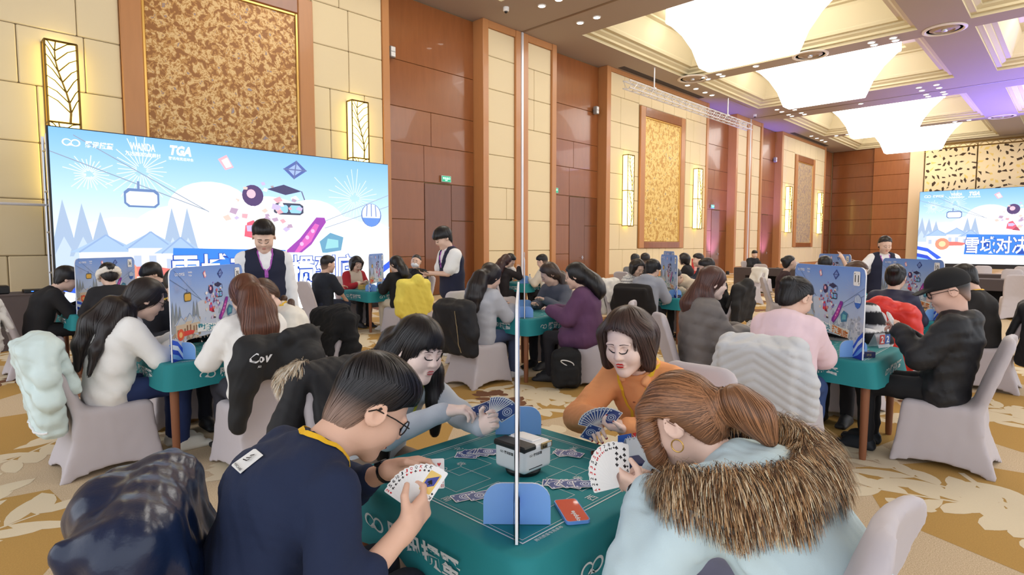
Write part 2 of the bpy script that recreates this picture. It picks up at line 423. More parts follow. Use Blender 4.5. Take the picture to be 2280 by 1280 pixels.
# sconces: brass box frame, glowing diffuser, branch tracery
m_diff = mat('sconce_diffuser', (255, 232, 140), .6, emit=3.2)
m_brass = mat('aged_brass', (120, 92, 40), .4, metal=.7)
def sconce(x, lab):
    w, d, z0, z1 = .24, .26, 2.34, 5.25; h = z1 - z0
    r = empty('wall_sconce', (x, YW, z0), 0, lab, 'wall lamp', 'tall branch-pattern wall sconces')
    k = MB(); k.box((-w + .02, -d + .02, .02), (w - .02, -.01, h - .02)); add('diffuser', k.mesh('diffuser'), m_diff, r)
    k = MB()
    for sx in (-w, w):
        for y in (-d, -.01): k.tube([(sx, y, 0), (sx, y, h)], .018, 4)
    for z in (0, h * .5, h):
        k.tube([(-w, -d, z), (w, -d, z)], .018, 4)
        for sx in (-w, w): k.tube([(sx, -d, z), (sx, -.01, z)], .018, 4)
    add('brass_frame', k.mesh('brass_frame'), m_brass, r)
    k = MB(); rr = random.Random(5)
    for half in (0, 1):
        zb = half * h / 2; st = []
        for q in range(9): st.append((.10 * math.sin(q * .55 + half) , -d - .006, zb + q / 8 * h / 2))
        k.tube(st, [.02 - .0012 * q for q in range(9)], 4)
        for q in range(1, 8):
            for sd in (-1, 1):
                b = np.array(st[q]); e = np.array([sd * w, -d - .006, b[2] + .26 + .05 * rr.random()]); e[2] = min(e[2], zb + h / 2)
                mdl = (b + e) / 2 + np.array([sd * .02, 0, .06]); k.tube([b, mdl, e], [.011, .009, .007], 4)
    add('branch_tracery', k.mesh('branch_tracery'), m_brass, r)
for x, l in ((2.2, 'tall glowing branch sconce behind the left end of the big LED screen'), (8.42, 'tall glowing branch sconce behind the right end of the big LED screen'), (21.15, 'tall yellow sconce left of the pale gold artwork'), (27.3, 'tall yellow sconce right of the pale gold artwork'), (39.7, 'tall yellow sconce left of the far silvery artwork'), (46.0, 'tall yellow sconce right of the far silvery artwork')): sconce(x, l)

# ---- far wall
fw = MB(); fw.box((XF, YR, 0), (XF + .3, YW + 1, ZC + .02)); wall_far = add('wall_far', fw.mesh('wall_far'), m_gap, label='far end wall in brown wood with a pale column and pierced panels', kind='structure')
def fpanel(y0, y1, z0, z1, m, name, x=XF - .06, bev=.02):
    k = MB(); k.box((x, y0 + .006, z0 + .006), (XF + .02, y1 - .006, z1 - .006), bev=bev); return add(name, k.mesh(name), m, wall_far)
for k in range(8):
    z0, z1 = (0, 1.2, 2.3, 3.42, 4.5, 5.5, 6.6, 7.6, ZC)[k:k + 2]
    fpanel(11.4, 14.2, z0, z1, m_wood_d, 'veneer_panel'); fpanel(9.15, 11.4, z0, z1, m_wood, 'veneer_panel', XF - .25)
fpanel(8.3, 9.15, 0, ZC, mat('pale_column', (226, 200, 160), .6), 'column_face', XF - .4, .03)
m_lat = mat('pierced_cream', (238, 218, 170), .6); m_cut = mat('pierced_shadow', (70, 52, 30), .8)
rq = random.Random(21)
for i in range(4):
    y1 = 8.25 - i * 2.9; y0 = y1 - 2.84
    pn = fpanel(y0, y1, 4.6, 8.3, m_lat, 'pierced_panel', XF - .3)
    c = MB(); g = MB()
    for a in range(9):
        for b in range(8):
            cy = y0 + (a + .5 + rq.uniform(-.25, .25)) * 2.84 / 9; cz = 4.7 + (b + .5 + rq.uniform(-.25, .25)) * 3.5 / 8
            n = rq.choice((3, 4, 5)); t0 = rq.uniform(0, 6.28); L = rq.uniform(.09, .22); W = rq.uniform(.05, .1); th = rq.uniform(0, 3.14)
            P = []
            for q in range(n):
                t = t0 + 6.28 * q / n; u = L * math.cos(t); v = W * math.sin(t) * rq.uniform(.6, 1.4)
                P.append((XF - .304, cy + u * math.cos(th) - v * math.sin(th), cz + u * math.sin(th) + v * math.cos(th)))
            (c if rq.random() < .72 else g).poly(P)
    add('shaded_hole_shapes', c.mesh('shaded_hole_shapes'), m_cut, pn, kind='stuff'); add('lit_hole_shapes', g.mesh('lit_hole_shapes'), mat('hole_glow_gold', (236, 206, 110), .5), pn, kind='stuff')  # flat shapes: shade and gold-lit inside of the holes put into colour

# ---- ceiling with stepped coffers
COFF = [(5.1, 12.5), (16.35, 23.65), (24.6, 31.4), (34.9, 42.2), (43.0, 49.9)]
CY = [(4.3, 12.55), (-5.3, 2.9)]
xs = [XB] + [v for c in COFF for v in c] + [XF + .3]; ys = [YR, CY[1][0], CY[1][1], CY[0][0], CY[0][1], YW + 1]
cb = MB()
for i in range(len(xs) - 1):
    for j in range(len(ys) - 1):
        if i % 2 == 1 and j in (1, 3): continue
        cb.poly([(xs[i], ys[j], ZC), (xs[i], ys[j + 1], ZC), (xs[i + 1], ys[j + 1], ZC), (xs[i + 1], ys[j], ZC)])
ceiling = add('ceiling', cb.mesh('ceiling'), m_ceil, label='taupe ceiling with deep cream stepped coffers', kind='structure')
cp = MB(); cp.box((XB, YR, 10.7), (XF + .3, YW + 1, 10.8)); add('ceiling_slab', cp.mesh('ceiling_slab'), m_ceil, ceiling)
def coffer(x0, x1, y0, y1):
    prof = [(0, 8.62), (0, 8.72), (.16, 8.72), (.16, 8.80), (.30, 8.86), (.30, 8.93), (.46, 8.93), (.5, 9.02), (.5, 9.06), (.75, 9.7), (.75, 9.8), (.95, 9.8), (.95, 9.86), (1.5, 9.86), (1.5, 9.95), (1.62, 9.98), (1.62, 10.6)]
    V = []; F = []
    for q, (e, z) in enumerate(prof):
        V += [(x0 + e, y0 + e, z), (x1 - e, y0 + e, z), (x1 - e, y1 - e, z), (x0 + e, y1 - e, z)]
        if q: F += [[4 * q - 4 + k, 4 * q - 4 + (k + 1) % 4, 4 * q + (k + 1) % 4, 4 * q + k] for k in range(4)]
    n = len(V); F.append([n - 4, n - 3, n - 2, n - 1])
    k = MB(); k.put(V, F); add('coffer', k.mesh('coffer'), m_coff, ceiling)
for a, b in COFF:
    for c, d in CY: coffer(a, b, c, d)
bar('partition_track', (14.68, YR, ZC - .012), (14.78, YW, ZC + .0), mat('track_bronze', (120, 96, 76), .5), ceiling, .003)
bar('partition_track', (33.5, YR, ZC - .012), (33.6, YW, ZC + .0), mat('track_bronze', (120, 96, 76), .5), ceiling, .003)
bar('slot_diffuser', (20.3, YW - .42, ZC - .01), (27.2, YW - .12, ZC + .01), mat('slot_black', (60, 50, 54), .8), ceiling, .003)
bar('slot_diffuser', (39.5, YW - .42, ZC - .01), (46.5, YW - .12, ZC + .01), mat('slot_black', (60, 50, 54), .8), ceiling, .003)

# chandeliers: frosted skirt over concave tiers
m_ch = mat('chandelier_glass', (255, 251, 246), .5, emit=CHANDELIER)
def chandelier(x, y, lab, grp):
    r = empty('chandelier', (x, y, 7.7), 0, lab, 'chandelier', grp)
    def tier(prof, name, par):
        V = []; F = []
        for q, (a, b, z) in enumerate(prof):
            pl = round_poly(2 * a, 2 * b, min(a, b) * .25, 3)
            n = len(pl); V += [(p[0] - a, p[1] - b, z) for p in pl]
            if q: F += [[n * (q - 1) + k, n * (q - 1) + (k + 1) % n, n * q + (k + 1) % n, n * q + k] for k in range(n)]
        F += [list(range(n))[::-1], list(range(n * (len(prof) - 1), n * len(prof)))]
        k = MB(); k.put(V, F); return add(name, smooth_by_angle(k.mesh(name), 50), m_ch, par)
    tier([(.8, 2.7, 1.72), (.8, 2.7, 2.45)], 'skirt', r)
    tier([(.42, 1.55, 0), (.45, 1.62, .18), (.5, 1.8, .65), (.62, 2.15, 1.2), (.77, 2.62, 1.70)], 'glass_tiers', r)
    k = MB(); k.box((-.5, -2.2, 2.46), (.5, 2.2, 2.9)); add('mounting_box', k.mesh('mounting_box'), m_gold, r)
CHL = [(20.0, 'largest tiered white chandelier, nearest at the top of the photo'), (28.0, 'second tiered chandelier from the camera'), (38.6, 'third tiered chandelier from the camera'), (46.5, 'smallest and farthest tiered chandelier'), (8.8, 'unseen tiered chandelier added for light in the coffer nearest the camera')]  # last one hangs out of view, added to light the hall
for x, l in CHL: chandelier(x, 8.42, l, 'chandeliers over the left half of the hall')
for x in (8.8, 20.0, 28.0, 38.6): chandelier(x, -1.2, 'unseen tiered chandelier added for light over the right half of the hall', 'unseen chandeliers added over the right half of the hall')  # unseen row, put in for its light

# ceiling fittings
m_dl = mat('downlight_lens', (255, 250, 240), .4, emit=9)
k = MB(); k.lathe([(.13, 0), (.13, -.02), (.1, -.025), (.1, 0)], seg=16); dl_ring = k.mesh('downlight_ring')
k = MB(); k.lathe([(.1, .0), (.1, -.018)], seg=16); dl_lens = k.mesh('downlight_lens')
for me, m in ((dl_ring, m_white), (dl_lens, m_dl)): me.materials.append(m)
DL = []
for gx in (13.55, 15.4, 23.95, 24.3, 32.2, 32.9, 33.9, 34.4, 42.5): DL += [(gx, 11.9), (gx, 11.25), (gx, 5.7), (gx, 5.05)]
DL += [(24.6, 13.0), (25.4, 13.0), (26.3, 13.0), (27.0, 13.0), (41.5, 13.1), (42.6, 13.1), (43.6, 13.1), (44.4, 13.1), (32.4, 8.9), (33.8, 8.4), (23.9, 9.7)]
for gx in (2.5, 4.0): DL += [(gx, 3.6), (gx, 11.5), (gx, 7.5)]
for x, y in DL:
    r = add('downlight', dl_ring, None, None, (x, y, ZC), label='small round recessed downlight in the ceiling', cat='downlight', group='recessed downlights'); add('lens', dl_lens, None, r)
def vent(x, y, lab):
    r = empty('ceiling_vent', (x, y, ZC), 0, lab, 'air vent', 'round ceiling vents')
    k = MB(); k.lathe([(.62, 0), (.62, -.03), (.55, -.05), (.5, -.02), (.5, 0)], seg=28); add('outer_ring', smooth_by_angle(k.mesh('outer_ring')), mat('vent_white', (225, 215, 205), .5), r)
    k = MB(); k.lathe([(.42, -.005), (.3, -.06), (.28, -.02)], seg=24); add('vane_ring', k.mesh('vane_ring'), mat('vent_taupe', (170, 150, 130), .6), r)
    k = MB(); k.lathe([(.1, 0), (.08, -.07), (.03, -.08)], seg=16); add('hub', k.mesh('hub'), m_steel, r)
vent(24.2, 3.65, 'large round vent on the open ceiling right of the chandeliers'); vent(23.95, 7.7, 'round vent between first and second chandelier'); vent(23.8, 12.35, 'round vent beside the hanging white truss'); vent(42.6, 3.6, 'far round vent on the violet part of the ceiling')
def dome(x, y, lab):
    r = empty('dome_camera', (x, y, ZC), 0, lab, 'camera', 'ceiling cameras')
    k = MB(); k.lathe([(.09, 0), (.09, -.1), (.07, -.12)], seg=14); add('housing', k.mesh('housing'), m_white, r)
    k = MB(); k.lathe([(.05, -.12), (.045, -.15), (.02, -.175)], seg=12); add('lens', k.mesh('lens'), m_black, r)
dome(12.9, 12.75, 'white dome camera on the ceiling near the first pillar'); dome(32.6, 13.2, 'white dome camera above the second pillar')

# hanging lighting trusses
def truss(L, n, lab, loc, rz, drops, m, s=.28):
    r = empty('lighting_truss', loc, rz, lab, 'truss')
    for y, z in ((-s / 2, 0), (s / 2, 0), (-s / 2, s), (s / 2, s)):
        k = MB(); k.tube([(0, y, z), (L, y, z)], .025, 6); add('chord', k.mesh('chord'), m, r)
    k = MB(); st = L / n
    for i in range(n):
        for y in (-s / 2, s / 2): k.tube([(i * st, y, 0 if i % 2 else s), ((i + 1) * st, y, s if i % 2 else 0)], .012, 5)
        for z in (0, s): k.tube([(i * st, -s / 2 if i % 2 else s / 2, z), ((i + 1) * st, s / 2 if i % 2 else -s / 2, z)], .012, 5)
    add('lacing', k.mesh('lacing'), m, r, kind='stuff')
    for d in drops:
        k = MB(); k.tube([(d, 0, s), (d, 0, ZC - loc[2])], .03, 6); k.box((d - .07, -.07, s), (d + .07, .07, s + .1)); add('hanger', k.mesh('hanger'), m, r)
truss(11.4, 38, 'white lattice truss hanging beside the pale gold artwork', (19.3, 12.7, 7.45), math.radians(0), (2.0, 8.8), m_alu)
truss(9.5, 34, 'dark brass truss hanging before the pierced far panels', (XF - 1.2, -1.2, 8.0), math.radians(90), (1.0, 8.5), m_brass)

# violet uplighters washing two door bays, and added floor spots tinting the far ceiling
def uplight(x, y, z, e, lab, aim, down=False):
    wide = 64
    r = empty('stage_light', (x, y, z), 0, lab, 'stage light', 'violet stage lights')
    k = MB(); k.lathe([(.09, 0), (.09, .16), (.07, .18)], seg=14); add('housing', smooth_by_angle(k.mesh('housing')), m_black, r, (0, 0, -.18 if down else 0))
    ld = bpy.data.lights.new('violet_lamp', 'SPOT'); ld.energy = e; ld.color = (.20, .17, 1.0); ld.spot_size = math.radians(wide); ld.spot_blend = .8; ld.shadow_soft_size = .08
    lo = bpy.data.objects.new('violet_lamp', ld); COL.objects.link(lo); lo.parent = r; lo.location = (0, 0, .2 if not down else .12)
    d = Vector(aim) - Vector((x, y, z)); lo.rotation_euler = d.to_track_quat('-Z', 'Y').to_euler()
uplight(29.9, 13.3, 0, 3000, 'violet uplighter on the floor at the door right of the pale gold artwork', (30.1, 14.3, 2.6))
uplight(36.9, 13.3, 0, 3000, 'violet uplighter on the floor at the door left of the far artwork', (37.0, 14.3, 2.6))
for i, y in enumerate((-3.0, .5, 4.0)): uplight(45.5, y, 0, 15000, ('added violet ceiling-tint light by the far LED wall, right one', 'added violet ceiling-tint light before the middle of the far LED wall', 'added violet ceiling-tint light before the left half of the far LED wall')[i], (37, y - 1.5, 8.6))  # made-up spots that throw the violet tint onto the ceiling
# ================================================================ soft shapes: smooth blends of solids, meshed on a grid
def smin(a, b, k):
    if k <= 0: return np.minimum(a, b)
    h = np.clip(.5 + .5 * (b - a) / k, 0, 1)
    return b + (a - b) * h - k * h * (1 - h)
def unit(v): v = np.asarray(v, float); return v / (np.linalg.norm(v) + 1e-12)
def axes(zdir, xhint):
    """3x3 with columns x,y,z"""
    z = unit(zdir); x = np.asarray(xhint, float); x = unit(x - z * (x @ z)); y = np.cross(z, x); return np.stack([x, y, z], 1)
def rot3(rx=0, ry=0, rz=0):
    return np.array((Matrix.Rotation(rz, 3, 'Z') @ Matrix.Rotation(ry, 3, 'Y') @ Matrix.Rotation(rx, 3, 'X')))
class Sdf:
    def __init__(s): s.ops = []; s.nz = None; s.post = None
    def _a(s, f, lo, hi, k, sub): s.ops.append((f, np.asarray(lo, float), np.asarray(hi, float), k, sub)); return s
    def cone(s, a, b, ra, rb, k=.02, flat=None, sub=False):
        a = np.asarray(a, float); b = np.asarray(b, float); n, sc = (unit(flat[0]), flat[1]) if flat else (None, 1.)
        ba = b - a
        if n is not None: ba = ba + n * (ba @ n) * (1 / sc - 1)
        L = ba @ ba + 1e-12
        def f(x, y, z):
            px, py, pz = x - a[0], y - a[1], z - a[2]
            if n is not None:
                q = (px * n[0] + py * n[1] + pz * n[2]) * (1 / sc - 1); px = px + n[0] * q; py = py + n[1] * q; pz = pz + n[2] * q
            t = np.clip((px * ba[0] + py * ba[1] + pz * ba[2]) / L, 0, 1)
            return np.sqrt((px - ba[0] * t) ** 2 + (py - ba[1] * t) ** 2 + (pz - ba[2] * t) ** 2) - (ra + (rb - ra) * t)
        R = max(ra, rb) * max(1, sc)
        return s._a(f, np.minimum(a, b) - R, np.maximum(a, b) + R, k, sub)
    def chain(s, pts, rs, k=.02, flat=None):
        for i in range(len(pts) - 1): s.cone(pts[i], pts[i + 1], rs[i], rs[i + 1], k, flat)
        return s
    def ell(s, c, r, R=None, k=.02, sub=False):
        c = np.asarray(c, float); r = np.asarray(r, float); R = np.eye(3) if R is None else np.asarray(R)
        def f(x, y, z):
            px, py, pz = x - c[0], y - c[1], z - c[2]
            u = px * R[0, 0] + py * R[1, 0] + pz * R[2, 0]; v = px * R[0, 1] + py * R[1, 1] + pz * R[2, 1]; w = px * R[0, 2] + py * R[1, 2] + pz * R[2, 2]
            k0 = np.sqrt((u / r[0]) ** 2 + (v / r[1]) ** 2 + (w / r[2]) ** 2); k1 = np.sqrt((u / r[0] ** 2) ** 2 + (v / r[1] ** 2) ** 2 + (w / r[2] ** 2) ** 2)
            return k0 * (k0 - 1) / (k1 + 1e-9)
        m = np.max(r); return s._a(f, c - m, c + m, k, sub)
    def box(s, c, hf, R=None, r=.02, k=.02, sub=False):
        c = np.asarray(c, float); hf = np.asarray(hf, float); R = np.eye(3) if R is None else np.asarray(R)
        def f(x, y, z):
            px, py, pz = x - c[0], y - c[1], z - c[2]
            u = np.abs(px * R[0, 0] + py * R[1, 0] + pz * R[2, 0]) - hf[0] + r; v = np.abs(px * R[0, 1] + py * R[1, 1] + pz * R[2, 1]) - hf[1] + r; w = np.abs(px * R[0, 2] + py * R[1, 2] + pz * R[2, 2]) - hf[2] + r
            return np.sqrt(np.maximum(u, 0) ** 2 + np.maximum(v, 0) ** 2 + np.maximum(w, 0) ** 2) + np.minimum(np.maximum(u, np.maximum(v, w)), 0) - r
        m = np.linalg.norm(hf); return s._a(f, c - m, c + m, k, sub)
    def fn(s, f, lo, hi, k=.0, sub=False): return s._a(f, lo, hi, k, sub)
    def noise(s, amp, fr, seed=0, st=(1, 1, 1)): s.nz = (amp, fr, seed, st); return s
    def _noise(s, x, y, z):
        amp, fr, seed, st = s.nz; r = np.random.RandomState(seed); out = 0
        for q in range(4):
            w = r.normal(size=3) * fr * (1 + .5 * q) * np.array(st); w2 = r.normal(size=3) * fr * .6; ph = r.uniform(0, 6.28, 2)
            out = out + np.sin(x * w[0] + y * w[1] + z * w[2] + ph[0] + 1.4 * np.sin(x * w2[0] + y * w2[1] + z * w2[2] + ph[1])) / (1 + .6 * q)
        for q in range(2):
            w = r.normal(size=3) * fr * (2.0 + q) * np.array(st); w2 = r.normal(size=3) * fr * .9; ph = r.uniform(0, 6.28, 2)
            out = out + .55 * (.6 - np.abs(np.sin(x * w[0] + y * w[1] + z * w[2] + ph[0] + 1.8 * np.sin(x * w2[0] + y * w2[1] + z * w2[2] + ph[1]))))
        return amp * out * .55
    def at(s, P):
        P = np.asarray(P, float); x, y, z = P[..., 0], P[..., 1], P[..., 2]; d = np.full(x.shape, 1.)
        for f, lo, hi, k, sub in s.ops:
            b = f(x, y, z); d = -smin(-d, b, k) if sub else smin(d, b, k)
        if s.post: d = s.post(x, y, z, d)
        if s.nz: d = d + s._noise(x, y, z)
        return d
    def grad(s, P, e=.003):
        P = np.asarray(P, float)
        T4 = np.array([(1, -1, -1), (-1, -1, 1), (-1, 1, -1), (1, 1, 1)], float)
        G = (s.at(P[None] + e * T4.reshape((4,) + (1,) * (P.ndim - 1) + (3,)))[..., None] * T4.reshape((4,) + (1,) * (P.ndim - 1) + (3,))).sum(0)
        return G / (np.linalg.norm(G, axis=-1, keepdims=True) + 1e-9)
    def snap(s, P, off=0., it=4):
        P = np.array(P, float)
        for _ in range(it): P = P - s.grad(P) * np.clip((s.at(P) - off), -.05, .05)[..., None]
        return P
    def geo(s, h):
        lo = np.min([o[1] for o in s.ops if not o[4]], 0) - 3 * h; hi = np.max([o[2] for o in s.ops if not o[4]], 0) + 3 * h
        n = np.ceil((hi - lo) / h).astype(int) + 1
        X, Y, Z = [lo[i] + h * np.arange(n[i]) for i in range(3)]
        D = np.full(n, 1., np.float64)
        for f, l, u, k, sub in s.ops:
            m = k + 2.5 * h
            i0 = np.clip(((l - m - lo) / h).astype(int), 0, n - 1); i1 = np.clip(((u + m - lo) / h).astype(int) + 2, 1, n)
            sl = tuple(slice(a, b) for a, b in zip(i0, i1))
            if any(b <= a for a, b in zip(i0, i1)): continue
            b = f(X[sl[0]][:, None, None], Y[sl[1]][None, :, None], Z[sl[2]][None, None, :])
            D[sl] = -smin(-D[sl], b, k) if sub else smin(D[sl], b, k)
        if s.post: D = s.post(X[:, None, None], Y[None, :, None], Z[None, None, :], D)
        if s.nz:
            ii = np.nonzero(np.abs(D) < 4 * h + 3 * s.nz[0]); D[ii] += s._noise(X[ii[0]], Y[ii[1]], Z[ii[2]])
        D[0] = D[-1] = 1; D[:, 0] = D[:, -1] = 1; D[:, :, 0] = D[:, :, -1] = 1
        return surfnet(D, lo, h)
def surfnet(D, lo, h):
    s = D < 0
    c = [s[i:s.shape[0] - 1 + i, j:s.shape[1] - 1 + j, k:s.shape[2] - 1 + k] for i in (0, 1) for j in (0, 1) for k in (0, 1)]
    al = c[0].copy(); an = c[0].copy()
    for q in c[1:]: al &= q; an |= q
    act = an & ~al
    I = np.argwhere(act); vid = np.full(act.shape, -1, np.int64); vid[act] = np.arange(len(I))
    cs = np.array([(i, j, k) for i in (0, 1) for j in (0, 1) for k in (0, 1)])
    val = np.stack([D[I[:, 0] + o[0], I[:, 1] + o[1], I[:, 2] + o[2]] for o in cs], 1)
    acc = np.zeros((len(I), 3)); cnt = np.zeros(len(I))
    for a in range(8):
        for b in range(a + 1, 8):
            if np.abs(cs[a] - cs[b]).sum() != 1: continue
            va, vb = val[:, a], val[:, b]; m = (va < 0) != (vb < 0)
            t = va[m] / (va[m] - vb[m]); acc[m] += cs[a] + t[:, None] * (cs[b] - cs[a]); cnt[m] += 1
    V = lo + h * (I + acc / np.maximum(cnt, 1)[:, None])
    Q = []
    for ax in range(3):
        o = [q for q in range(3) if q != ax]
        a = np.take(s, range(s.shape[ax] - 1), ax); b = np.take(s, range(1, s.shape[ax]), ax)
        E = np.argwhere(a != b)
        ok = (E[:, o[0]] > 0) & (E[:, o[1]] > 0) & (E[:, o[0]] < s.shape[o[0]] - 1) & (E[:, o[1]] < s.shape[o[1]] - 1); E = E[ok]
        if not len(E): continue
        fl = a[tuple(E.T)]
        def g(d0, d1):
            e = E.copy(); e[:, o[0]] -= d0; e[:, o[1]] -= d1; return vid[tuple(e.T)]
        q = np.stack([g(1, 1), g(0, 1), g(0, 0), g(1, 0)], 1)
        if ax == 1: fl = ~fl
        q[~fl] = q[~fl][:, ::-1]; Q.append(q)
    F = np.concatenate(Q) if Q else np.zeros((0, 4), int)
    return V, F[(F >= 0).all(1)]
def sdf_mesh(name, s, h, col=None):
    V, F = s.geo(h)
    return mesh_np(name, V, F, True, col(V) if callable(col) else col)
def join_geo(parts):
    Vs, Fs, n = [], [], 0
    for V, F in parts: Vs.append(V); Fs.append(np.asarray(F) + n); n += len(V)
    return np.concatenate(Vs), np.concatenate(Fs)
def ribbon(mb, P, N, w, col=None, mi=0, thick=0.):
    """flat strip along P with normals N and half-width w"""
    P = np.asarray(P, float); N = np.asarray(N, float); T = np.gradient(P, axis=0); A = np.cross(T, N); A /= np.linalg.norm(A, axis=1)[:, None] + 1e-9
    w = np.full(len(P), w) if np.ndim(w) == 0 else np.asarray(w)
    n = len(P); L = P - A * w[:, None]; R = P + A * w[:, None]
    if thick <= 0:
        mb.put(np.concatenate([L, R]), [[i, i + 1, n + i + 1, n + i] for i in range(n - 1)], col, mi); return
    V = np.concatenate([L, R, L - N * thick, R - N * thick])
    F = []
    for i in range(n - 1):
        F += [[i, i + 1, n + i + 1, n + i], [2 * n + i, 3 * n + i, 3 * n + i + 1, 2 * n + i + 1], [i, 2 * n + i, 2 * n + i + 1, i + 1], [n + i, n + i + 1, 3 * n + i + 1, 3 * n + i]]
    F += [[0, n, 3 * n, 2 * n], [n - 1, 3 * n - 1, 4 * n - 1, 2 * n - 1]]
    mb.put(V, F, col, mi)
def strands(s, seeds, flow, steps, ds, w, rnd, lift=.0015, curl=0., colf=None, outward=0., droop=0.):
    """thin ribbons that follow a flow over the surface of s; returns V, F, C"""
    P = s.snap(np.asarray(seeds, float), lift); n = len(P); tr = [P]; nm = [s.grad(P)]
    lf = lift + rnd.uniform(-.3, 1.0, n) * abs(lift); ph = rnd.uniform(0, 6.28, n)
    for q in range(steps):
        G = s.grad(P); f = flow(P, q / steps); f = f + curl * np.stack([np.sin(ph + q * .9), np.cos(ph * 1.7 + q * .8), np.sin(ph * .6 + q)], -1)
        t = f - G * (f * G).sum(-1, keepdims=True) * (1 - outward) + G * outward * .0
        if outward: t = G * outward + t * (1 - outward) + np.array([0, 0, -droop]) * (q / steps)
        t = t / (np.linalg.norm(t, axis=-1, keepdims=True) + 1e-9); P = P + t * (ds if np.ndim(ds) == 0 else ds[:, None])
        if not outward:
            G2 = s.grad(P); P = P - G2 * np.clip(s.at(P) - lf, -.02, .02)[:, None]
        tr.append(P); nm.append(s.grad(P) if not outward else G)
    T = np.stack(tr, 1); N = np.stack(nm, 1); D = np.gradient(T, axis=1); A = np.cross(D, N); A /= np.linalg.norm(A, axis=-1, keepdims=True) + 1e-9
    m = steps + 1; tp = np.clip(np.minimum((np.arange(m) + .6) / 2.5, (m - np.arange(m)) / (m * .4)), .12, 1)
    W = (w * rnd.uniform(.6, 1.3, n))[:, None, None] * tp[None, :, None]
    V = np.stack([T - A * W, T + A * W], 2).reshape(-1, 3)
    b = (np.arange(n) * m * 2)[:, None]; i = np.arange(m - 1)[None, :] * 2
    F = np.stack([b + i, b + i + 1, b + i + 3, b + i + 2], -1).reshape(-1, 4)
    C = np.repeat(colf(rnd, n, T[:, 0]), m * 2, 0) if colf else np.ones((len(V), 3))
    return V, F, C
